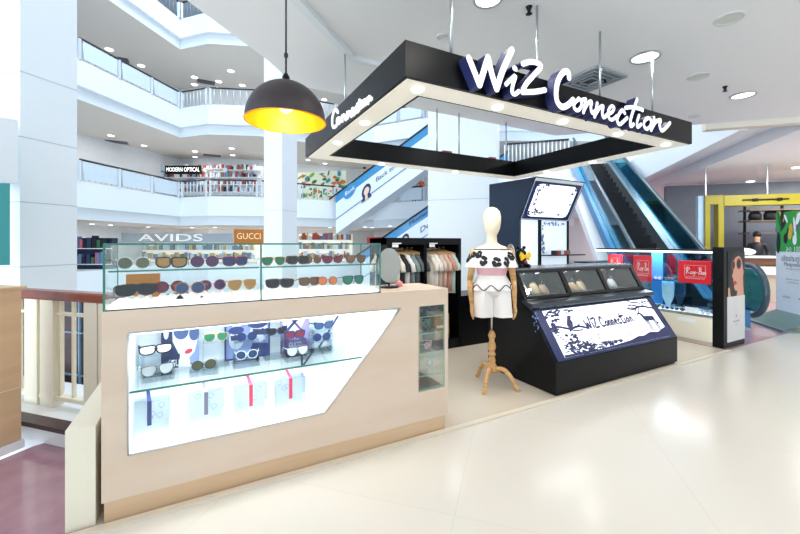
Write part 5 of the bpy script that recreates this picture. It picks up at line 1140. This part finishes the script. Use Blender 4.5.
for i, (cn, lb) in enumerate([('cream', 'cream'), ('black striped', 'black'), ('white', 'white'), ('sage grey', 'sage grey'), ('slate', 'slate blue-grey'), ('charcoal', 'charcoal')]):
    garment(RX0 + .10 + i * .07, cn, '%s shirt on a wooden hanger in the left bay of the wardrobe' % lb, .42, tw=.3)
for i, (cn, lb) in enumerate([('cream', 'cream'), ('white', 'white'), ('beige', 'beige'), ('blush pink', 'blush pink'), ('salmon', 'salmon'), ('mint', 'pale mint')]):
    garment(xm + .06 + i * .068, cn, '%s top on a wooden hanger in the right bay of the wardrobe' % lb, .50 + .02 * (i % 3), tw=.1)
for x, z, w, h, lb in ((2.20, .12, .24, .30, 'brown paper carton on the wardrobe floor, left bay'), (2.62, .12, .22, .32, 'brown paper bag standing in the right bay of the wardrobe')):
    t2 = thing('paper_bag', (x + w / 2, RY + .2, z), lb, 'bag'); q = MB(); q.box((x, RY + .05, z), (x + w, RY + .3, z + h)); q.build('bag_body', mat('kraft_paper', '#a5845c', .8), t2); q = MB(); q.box((x + .03, RY + .045, z + h * .45), (x + w - .03, RY + .05, z + h * .55)); q.build('tape_strip', M['cream'], t2)
# ================================================================ RIGHT: sunglasses cabinet with black end
KX, KX1, KY0, KY1 = 5.89, 6.47, 2.42, 4.05
t = thing('sunglasses_cabinet', ((KX + KX1) / 2, 3.4, 0), 'long glass sunglasses cabinet with white drawers and red signs behind the black display stand', 'display case')
b = MB(); b.box((KX, 2.30, .0), (KX1, KY0, 1.295)); ep_ = b.build('end_panel', M['black_soft'], t); KX1 = 6.26
b = MB(); b.box((KX, KY0, .05), (KX1, KY1, .37)); b.build('base_cabinet', M['cream'], t)
b = MB(); b.box((KX + .02, KY0, 0), (KX1 - .02, KY1, .05)); b.build('plinth', M['edge'], t)
for i in range(3):
    y = KY0 + .07 + i * .47; b = MB(); b.box((KX - .004, y + .02, .075), (KX, y + .44, .35)); dr = b.build('drawer_front', M['cream'], t); b = MB(); b.box((KX - .007, y + .12, .27), (KX - .003, y + .34, .325)); b.build('white_label', M['white_soft'], dr)
b = MB(); b.box((KX + .004, KY0, .37), (KX1 - .01, KY1, .385)); b.build('lit_tray', M['litfloor'], t)
b = MB(); b.box((KX - .003, KY0, .365), (KX + .006, KY1, .40)); b.build('front_strip', M['steel'], t)
b = MB(); b.box((KX, KY0, 1.215), (KX + .03, KY1, 1.24)); b.build('lit_strip', M['lamp_soft'], t)
b = MB(); b.box((KX, KY0, 1.24), (KX1, KY1, 1.262)); b.build('top_board', M['black'], t)
b = MB(); b.box((KX, KY0, .40), (KX + .006, KY1, 1.215)); b.build('front_pane', M['glass'], t)
b = MB(); b.box((KX1 - .012, KY0, .385), (KX1 - .006, KY1, 1.24)); b.build('back_pane', M['blue_glass'], t)
b = MB(); b.box((KX + .04, KY0 + .01, .80), (KX1 - .05, KY1, .808)); gsh = b.build('glass_shelf', M['blue_glass'], t)
area((KX + .2, 3.2, 1.2), .25, 20, (.8, .92, 1), sy=1.4)
KX1 = 6.47
lw = Plane((KX, 2.2995, 0), (KX1 - KX, 0, 0), (0, 0, 1)); lw.n = Vector((0, -1, 0))
b = MB(); b.box((KX + .09, 2.292, .07), (KX1 - .01, 2.30, .655)); wp = b.build('white_board', mat('matt_white_card', '#e6e4e2', .5), ep_)
b = MB(); shape(b, lw, ell(.55, .40, .02, .012, 12), 0, .009); shape(b, lw, [(.535, .385), (.565, .385), (.57, .40), (.55, .395), (.53, .40)], 0, .0092)
V, F = text_data('WILL MORE', .034); put(b, lw, [Vector((v.x / .58, v.y, 0)) for v in V], F, .55, .325, .0092); V, F = text_data('COMING', .018); put(b, lw, [Vector((v.x / .58, v.y, 0)) for v in V], F, .55, .28, .0092); b.build('small_print', MATS['goods_0'], wp)
# portrait on the end
pp_ = Plane((KX + .09, 2.2935, .655), (KX1 - KX - .10, 0, 0), (0, 0, .585)); pp_.n = Vector((0, -1, 0)); b = MB()
b.prism([pp_.p(0, 0, -.006), pp_.p(1, 0, -.006), pp_.p(1, 1, -.006), pp_.p(0, 1, -.006)], Vector((0, -.006, 0)), 0)
S_ = lambda pts, m, c: shape(b, pp_, pts, m, c)
S_([(.02, 0), (.98, 0), (.98, .75), (.9, .95), (.6, 1), (.3, .95), (.12, .7)], 1, .002)
S_([(.42, .86), (.62, .9), (.84, .82), (.92, .55), (.86, .35), (.72, .22), (.60, .12), (.42, .12), (.34, .2), (.36, .28), (.30, .33), (.30, .4), (.22, .44), (.3, .55), (.28, .62), (.33, .78)], 2, .003)
S_([(.55, .2), (.88, .38), (.92, 0), (.5, 0)], 2, .0028); S_([(.62, .93), (.98, .8), (.98, .1), (.88, .2), (.92, .5), (.8, .8)], 1, .0035); S_(ell(.30, .70, .10, .11, 16), 3, .004); S_(ell(.62, .72, .15, .13, 16), 3, .004); S_(ell(.62, .72, .12, .10, 16), 1, .0045); S_(ell(.30, .70, .075, .085, 16), 1, .0045)
S_(ell(.40, .30, .10, .045, 12, -.15), 4, .004); S_([(.0, 0), (.16, 0), (.1, .2), (.0, .2)], 2, .003)
b.build('portrait_print', [M['black_soft'], mat('dark_hair_print', '#24130f', .5), mat('portrait_skin', '#e3a78c', .5), mat('red_frame_print', '#a8433a', .3), mat('red_lips', '#c21f2c', .4)], ep_)
# red signs inside the glass
def red_sign(y0, y1, z0, z1, label, xo):
    t2 = thing('red_sign', (xo, (y0 + y1) / 2, z0), label, 'sign'); b = MB(); b.box((xo, y0, z0), (xo + .012, y1, z1)); b.build('board', M['red'], t2)
    pl = Plane((xo - .001, y1, z0), (0, y0 - y1, 0), (0, 0, z1 - z0)); pl.n = Vector((-1, 0, 0)); b = MB()
    fn = lambda a, c, d: pl.p(a, c, .0012)
    for st_ in [[(.25, .40), (.27, .55), (.29, .70)], [(.22, .62), (.30, .72), (.36, .64), (.28, .54), (.36, .42)], [(.43, .52), (.39, .50), (.39, .42), (.44, .44), (.445, .52), (.45, .42)], [(.48, .52), (.49, .44), (.53, .52)], [(.535, .54), (.52, .42), (.48, .34)], [(.56, .48), (.60, .485)], [(.64, .42), (.66, .56), (.67, .70)], [(.63, .68), (.70, .71), (.71, .62), (.665, .57), (.72, .54), (.71, .44), (.64, .42)], [(.775, .51), (.74, .49), (.745, .42), (.775, .44), (.78, .51), (.785, .42)], [(.81, .42), (.815, .51), (.845, .51), (.85, .42)]]: stroke(b, fn, st_, .02)
    for q1, q2 in (((.2, .3), (.2, .8)), ((.2, .8), (.84, .8)), ((.84, .8), (.84, .3)), ((.84, .3), (.2, .3))): stroke(b, fn, [q1, q2], .008, sm=False)
    V, F = text_data('GENUINE SINCE 1937', .075); put(b, pl, [Vector((v.x * .85, v.y, 0)) for v in V], F, .52, .22, .0012); b.build('white_logo', M['paper'], t2)
ya = pt(711, 250, X=KX + .012).y; yb = pt(678.5, 250, X=KX + .012).y; zl = pt(695, 284, X=KX + .012).z
red_sign(ya, yb, pt(695, 283.5, X=KX).z, pt(695, 261, X=KX).z, 'large red sign with white script inside the cabinet glass beside its black end', KX + .012)
ya = pt(651.5, 250, X=KX + .012).y; yb = pt(633.5, 250, X=KX + .012).y
red_sign(ya, yb, pt(643, 281, X=KX).z, pt(643, 255.5, X=KX).z, 'red sign with white script half hidden behind the black display stand windows', KX + .012)
ya = pt(622, 250, X=KX + .2).y; yb = pt(608, 250, X=KX + .2).y
red_sign(ya, yb, pt(615, 272, X=KX + .2).z, pt(615, 254.5, X=KX + .2).z, 'leftmost red sign in the far end of the cabinet', KX + .2)
# blue stands in the cabinet and sunglasses rows
bst = mat('blue_backing', '#2b7fc0', .3, var=.1)
for i, (y, z0, z1, w) in enumerate([(pt(657, 250, X=KX + .3).y, .386, 1.20, .16)]):
    t2 = thing('backing_panel', (KX + .3, y, z0), 'upright blue backing panel in the cabinet between the two red signs', 'panel'); q = MB(); q.box((KX + .3, y - w / 2, z0), (KX + .31, y + w / 2, z1)); q.build('panel', bst, t2)
y = pt(668, 300, X=KX + .2).y; t2 = thing('face_stand', (KX + .2, y, .386), 'pale shield-shaped sunglasses stand in the cabinet between the red signs', 'stand')
q = MB(); q.loft([((KX + .2, y, .386), .05, .05), ((KX + .2, y, .40), .05, .05), ((KX + .2, y, .44), .02, .03), ((KX + .2, y, .56), .05, .075), ((KX + .2, y, .72), .055, .085), ((KX + .2, y, .79), .045, .08)], 18); q.build('stand_body', mat('ice_plastic', '#a9cfe0', .2), t2)
NC = 0; lcs = ['silver', 'navy', 'grey', 'black', 'blue', 'clear', 'brown', 'green']
for row, (z, n, x) in enumerate(((.386, 12, KX + .10), (.809, 10, KX + .10), (.386, 9, KX + .22))):
    for k in range(n):
        y = KY0 + .12 + k * (1.5 / n); c = lcs[(k * 3 + row) % 8]; kd = ['aviator', 'round', 'square', 'cateye'][(k + row) % 4]; NC += 1
        if row == 1 and 0 < k < 1: continue
        o = copy_tree(PROTO[kd]); o['group'] = ['front row on the lit tray of the cabinet', 'row on the upper cabinet shelf', 'back row on the lit tray of the cabinet'][row]
        o['label'] = '%s %s sunglasses, number %s from the black end, %s' % (c, {'aviator': 'aviator', 'round': 'round', 'square': 'square', 'cateye': 'cat-eye'}[kd], ['one', 'two', 'three', 'four', 'five', 'six', 'seven', 'eight', 'nine', 'ten', 'eleven', 'twelve'][k], ['cabinet front row', 'cabinet upper shelf', 'cabinet back row'][row])
        for ch in o.children:
            nme = ch.name.split('.')[0]; ch.material_slots[0].link = 'OBJECT'; ch.material_slots[0].material = gm(c, 'lens') if nme == 'lens' else gm(['silver', 'white', 'black'][k % 3], 'frame')
        o.scale = (.8, .8, .8); o.location = (x, y, z + .003); o.rotation_euler = (0, 0, -math.pi / 2)
# white price card
y = pt(692, 310, X=KX + .05).y; t2 = tag(MB().box((KX + .04, y - .08, .386), (KX + .05, y + .08, .47)).build('price_card', M['paper']), 'blank white card standing low in the cabinet under the right red sign', 'card')
# ================================================================ RIGHT: banner, yellow shop
a = pt(776, 250, D=6.5); be2 = (a.x - a.y) * s2; be1 = (a.x + a.y) * s2
t = thing('standing_banner', (*E(be1 - .45, be2 + .1), 0), 'tall standing banner, green on top and white below, at the right edge', 'banner')
bw = .95; bp = Plane((*E(be1, be2), .21), Vector((*E(-bw, 0), 0)), (0, 0, 1.66)); bp.n = Vector((*E(0, -1), 0))
b = MB(); b.prism([bp.p(0, 0), bp.p(1, 0), bp.p(1, 1), bp.p(0, 1)], -bp.n * .03); b.build('board', mat('banner_white', '#dfe3ea', .5), t)
b = MB(); S_ = lambda pts, m, c: shape(b, bp, pts, m, c)
S_([(0, .60), (1, .60), (1, 1), (0, 1)], 0, .002); rd = random.Random(21)
for k in range(26):
    x, y = rd.uniform(.05, .95), rd.uniform(.66, .97); S_(ell(x, y, rd.uniform(.05, .14), rd.uniform(.02, .055), 10, rd.uniform(0, 3)), [1, 2, 3, 1, 4, 5][k % 6], .003 + k * .0002)
def btxt(txt, sz, x, y, m):
    V, F = text_data(txt, sz); put(b, bp, [Vector((v.x / bw, v.y / 1.66, 0)) for v in V], F, x, y, .012, m)
btxt('ลด 100.-', .12, .5, .625, 2); btxt('เปิดประตูโลก', .12, .48, .53, 1); btxt('Mangosteen', .085, .45, .475, 1); btxt('THE WORLD OF TASTE', .03, .45, .43, 1); btxt('bank card - rewards', .035, .45, .33, 1); btxt('from today at this mall', .03, .45, .30, 1); btxt('scb point', .05, .3, .15, 1); btxt('SHOP', .05, .65, .15, 1)
b.build('printed_design', [mat('banner_green', '#2f9a3e', .5), mat('banner_ink', '#15161f', .5), mat('banner_pale', '#e6ecf4', .5), mat('banner_violet', '#7a5a9c', .5), mat('banner_dkgreen', '#16602c', .5), mat('banner_yellow', '#cfae3a', .5)], t)
b = MB(); b.prism([Vector((*E(be1 + .05, be2 - .45), .0)), Vector((*E(be1 - 1.0, be2 - .45), .0)), Vector((*E(be1 - 1.0, be2 + .08), .0)), Vector((*E(be1 + .05, be2 + .08), .0))], (0, 0, .03)); b.prism([Vector((*E(be1 + .0, be2 - .4), .03)), Vector((*E(be1 - .95, be2 - .4), .03)), Vector((*E(be1 - .95, be2), .21)), Vector((*E(be1, be2), .21))], Vector((*E(0, .03), 0))); b.build('base', mat('grey_green_metal', '#6f8c8e', .35, .4), t)
# yellow portal
YL = mat('lime_yellow_laminate', '#9a8f1c', .4, var=.04)
E1Y = 12.0; y0 = pt(705.3, 243, e1=E1Y); y2 = (y0.x - y0.y) * s2
t = thing('yellow_portal', (*E(E1Y, y2), 0), 'yellow shop entrance frame behind the sunglasses cabinet', 'shop front')
def ye(px): p = pt(px, 243, e1=E1Y); return (p.x - p.y) * s2
for xa, xb in ((705.3, 710.3), (718.5, 724)): b = MB(); b.ebox(E1Y, E1Y + .25, ye(xa), ye(xb), 0, 2.60); b.build('post', YL, t)
b = MB(); b.ebox(E1Y, E1Y + .25, ye(710.3), ye(718.5), 2.38, 2.60); b.build('post_cap', YL, t)
b = MB(); b.ebox(E1Y - .02, E1Y + .3, ye(724), ye(724) + 7, 2.33, 2.60); b.ebox(E1Y - .02, E1Y + .3, ye(705.3), ye(724), 2.60, 2.62); b.build('lintel', YL, t)
b = MB(); b.ebox(E1Y - .05, E1Y - .03, ye(742), ye(788), 2.45, 2.485); b.ebox(E1Y - .06, E1Y - .03, ye(752), ye(757), 2.43, 2.50); b.ebox(E1Y - .06, E1Y - .03, ye(776), ye(781), 2.43, 2.50); b.build('sign_bar', M['black_soft'], t)
b = MB(); b.ebox(E1Y + .05, E1Y + .2, ye(699), ye(705.3), 0, 2.62); b.build('side_jamb', mat('pale_blue_jamb', '#a9c7dc', .4), t)
for xx in (706, 768):
    b = MB(); q = ye(xx); b.ebox(E1Y + .05, E1Y + .08, q, q + .03, 2.6, ZC - .07); b.build('hanger_rod', M['steel'], t)
# dark shop inside with shelves and goods
t = thing('dark_shop', (*E(14.4, 7), 0), 'dark shop interior with shelves of black goods behind the yellow frame', 'shop')
b = MB(); b.ebox(15.0, 15.2, ye(705) + .1, 12, 0, 3.3); b.build('back_wall', mat('dim_wall', '#6a7480', .5, var=.2, scale=1.5), t)
for z in (1.62, 1.98, 2.30):
    b = MB(); b.ebox(13.6, 14.2, 6.6, 10.5, z, z + .04); b.build('shelf', mat('shelf_brown', '#8b7a66', .5), t)
for e2 in (6.6, 7.5, 8.4, 9.3, 10.2):
    b = MB(); b.ebox(13.9, 13.95, e2, e2 + .05, 0, 2.8); b.build('upright', M['black_soft'], t)
rd = random.Random(5); e2 = 6.65; i = 0
while e2 < 10.2:
    w = rd.uniform(.22, .4); h = rd.uniform(.18, .3); q = MB(); c = Vector((*E(13.8, e2 + w / 2), 2.03)); q.loft([((c.x, c.y, 2.02), w * .45, .12, 3), ((c.x, c.y, 2.02 + h * .6), w * .48, .12, 3), ((c.x, c.y, 2.02 + h), w * .3, .05, 3)], 12, ax=(s2, -s2)); 
    tag(q.build('handbag', MC[[6, 6, 0, 6, 8][i % 5]]), 'dark bag, number %s from the left on the high shelf of the dark shop' % ['one', 'two', 'three', 'four', 'five', 'six', 'seven', 'eight', 'nine', 'ten', 'eleven', 'twelve', 'thirteen', 'fourteen', 'fifteen'][i], 'bag', 'dark bags on the high shop shelf'); e2 += w + .03; i += 1
# shop counter right of the pillar
ca = pt(742, 300, D=8.8); c2 = (ca.x - ca.y) * s2; c1 = (ca.x + ca.y) * s2
t = thing('sales_counter', (*E(c1, c2), 0), 'pale sales counter with white top and brown band behind the escalator end', 'counter')
b = MB(); b.ebox(c1, c1 + .6, c2 - .6, c2 + 1.9, 0, .82); b.build('body', mat('counter_beige', '#cfc6ae', .5), t)
b = MB(); b.ebox(c1 - .02, c1 + .6, c2 - .6, c2 + 1.9, .84, 1.0); b.build('brown_band', mat('band_brown', '#7a5038', .4), t)
b = MB(); b.ebox(c1 - .04, c1 + .64, c2 - .62, c2 + 1.92, 1.0, 1.04); b.build('white_top', M['white_soft'], t)
b = MB(); b.ebox(c1 - .03, c1, c2 + .9, c2 + 1.2, .35, .8); b.build('brown_sample', MC[5], t); b = MB(); b.ebox(c1 - .03, c1, c2 + .2, c2 + .75, .62, .8); b.build('switch_panel', M['paper'], t)
b = MB(); b.ball((*E(c1 + .3, c2 + .1), 1.14), .28, 16, sc=(1.3, 1, .35)); tag(b.build('white_dish', M['white_soft']), 'round white dome on the sales counter beside the yellow frame', 'dish')
# dark teal sloping sign band left of the yellow frame
b = MB(); b.ebox(17.3, 17.6, 3.9, 8.6, 1.4, 2.9); tag(b.build('dark_hoarding', mat('dark_panel', '#2a2f3a', .5)), 'dark wall panel seen through the right glass side of the escalator', 'panel')
b = MB(); b.ebox(17.2, 17.3, 3.9, 8.6, 2.9, 3.02); tag(b.build('lime_strip', YL), 'thin lime strip on top of the dark panel beside the escalator', 'strip')
# ================================================================ PEOPLE
def person(pos, h, face, shirt, pants, hair, label, sit=False):
    k = h / 1.7; d = Vector((math.cos(face), math.sin(face), 0)); r = Vector((d.y, -d.x, 0))
    J = {}
    def A_(n, x, y, z): J[n] = Vector(pos) + r * x * k + d * y * k + Vector((0, 0, z * k))
    A_('pel', 0, 0, .95); A_('waist', 0, 0, 1.1); A_('chest', 0, .01, 1.28); A_('neck', 0, 0, 1.45); A_('hd0', 0, .01, 1.53); A_('hd1', 0, .02, 1.64)
    for s_, m_ in ((-1, 'l'), (1, 'r')):
        A_('hip' + m_, s_ * .09, 0, .9); A_('kn' + m_, s_ * .10, .03, .5); A_('an' + m_, s_ * .10, 0, .09); A_('to' + m_, s_ * .10, .14, .04); A_('sh' + m_, s_ * .17, 0, 1.39); A_('el' + m_, s_ * .23, .0, 1.13); A_('wr' + m_, s_ * .22, .14, .95); A_('ha' + m_, s_ * .22, .19, .89)
    names = list(J); ix = {n: i for i, n in enumerate(names)}
    ed = [('pel', 'waist'), ('waist', 'chest'), ('chest', 'neck'), ('neck', 'hd0'), ('hd0', 'hd1')] + [e for m_ in 'lr' for e in (('pel', 'hip' + m_), ('hip' + m_, 'kn' + m_), ('kn' + m_, 'an' + m_), ('an' + m_, 'to' + m_), ('chest', 'sh' + m_), ('sh' + m_, 'el' + m_), ('el' + m_, 'wr' + m_), ('wr' + m_, 'ha' + m_))]
    R_ = {'pel': .13, 'waist': .12, 'chest': .14, 'neck': .05, 'hd0': .075, 'hd1': .085, 'hip': .09, 'kn': .06, 'an': .04, 'to': .035, 'sh': .055, 'el': .042, 'wr': .03, 'ha': .035}
    V, F = skin_mesh([J[n] for n in names], [(ix[a], ix[c]) for a, c in ed], [R_.get(n, R_.get(n[:-1], .05)) * k for n in names], 1, 0)
    b = MB(); b.add(V, F, 0, True); z0 = pos[2]
    for i, f in enumerate(b.f):
        c = sum((b.v[j] for j in f), Vector()) / len(f); z = (c.z - z0) / k; off = (c - Vector(pos)).dot(r) / k
        b.m[i] = 3 if z < .08 else 2 if z < .93 and abs(off) < .19 else 1 if z < 1.44 and z > 1.0 else 0
    o = b.build('person', [MATS['person_skin'], shirt, pants, M['black_soft']], origin=pos); tag(o, label, 'person')
    q = MB(); hc = J['hd1']; q.ball(hc - d * .02 * k + Vector((0, 0, .02 * k)), .10 * k, 14, sc=(1, 1, 1)); q.build('hair', hair, o)
    return o
mat('person_skin', '#d9a582', .6); HR = mat('black_hair', '#15110f', .6)
pq = pt(364.5, 185, e1=23.3); 
person((pq.x, pq.y, pt(364.5, 193, e1=23.3).z), 1.7, math.radians(-45), MC[0], MC[6], HR, 'small figure in dark clothes riding the upper escalator far away')
f = pt(421, 203, D=26.2); person((f.x, f.y, Z[1]), 1.72, math.radians(-110), MATS.setdefault('orange_shirt', mat('orange_shirt', '#d8643a', .7)), MC[0], HR, 'person in an orange top behind the railing just left of the wide column')
f = pt(414, 203, D=26.4); person((f.x, f.y, Z[1]), 1.66, math.radians(-100), MC[7], MC[0], HR, 'person in a pale top behind the railing left of the orange-topped person')
f = pt(757, 300, D=10.3); person((f.x, f.y, 0), 1.62, math.radians(200), MC[6], MC[6], HR, 'shop assistant in black behind the sales counter under the yellow frame')
# gallery lighting: the rows of lamps the far and right ceilings carry
for e1_, e2_ in ((10, 6.5), (13, 9), (17, 7), (20, 11), (24, 8)): area((*E(e1_, e2_), ZC - .12), 1.0, 210, (1, .96, .93))
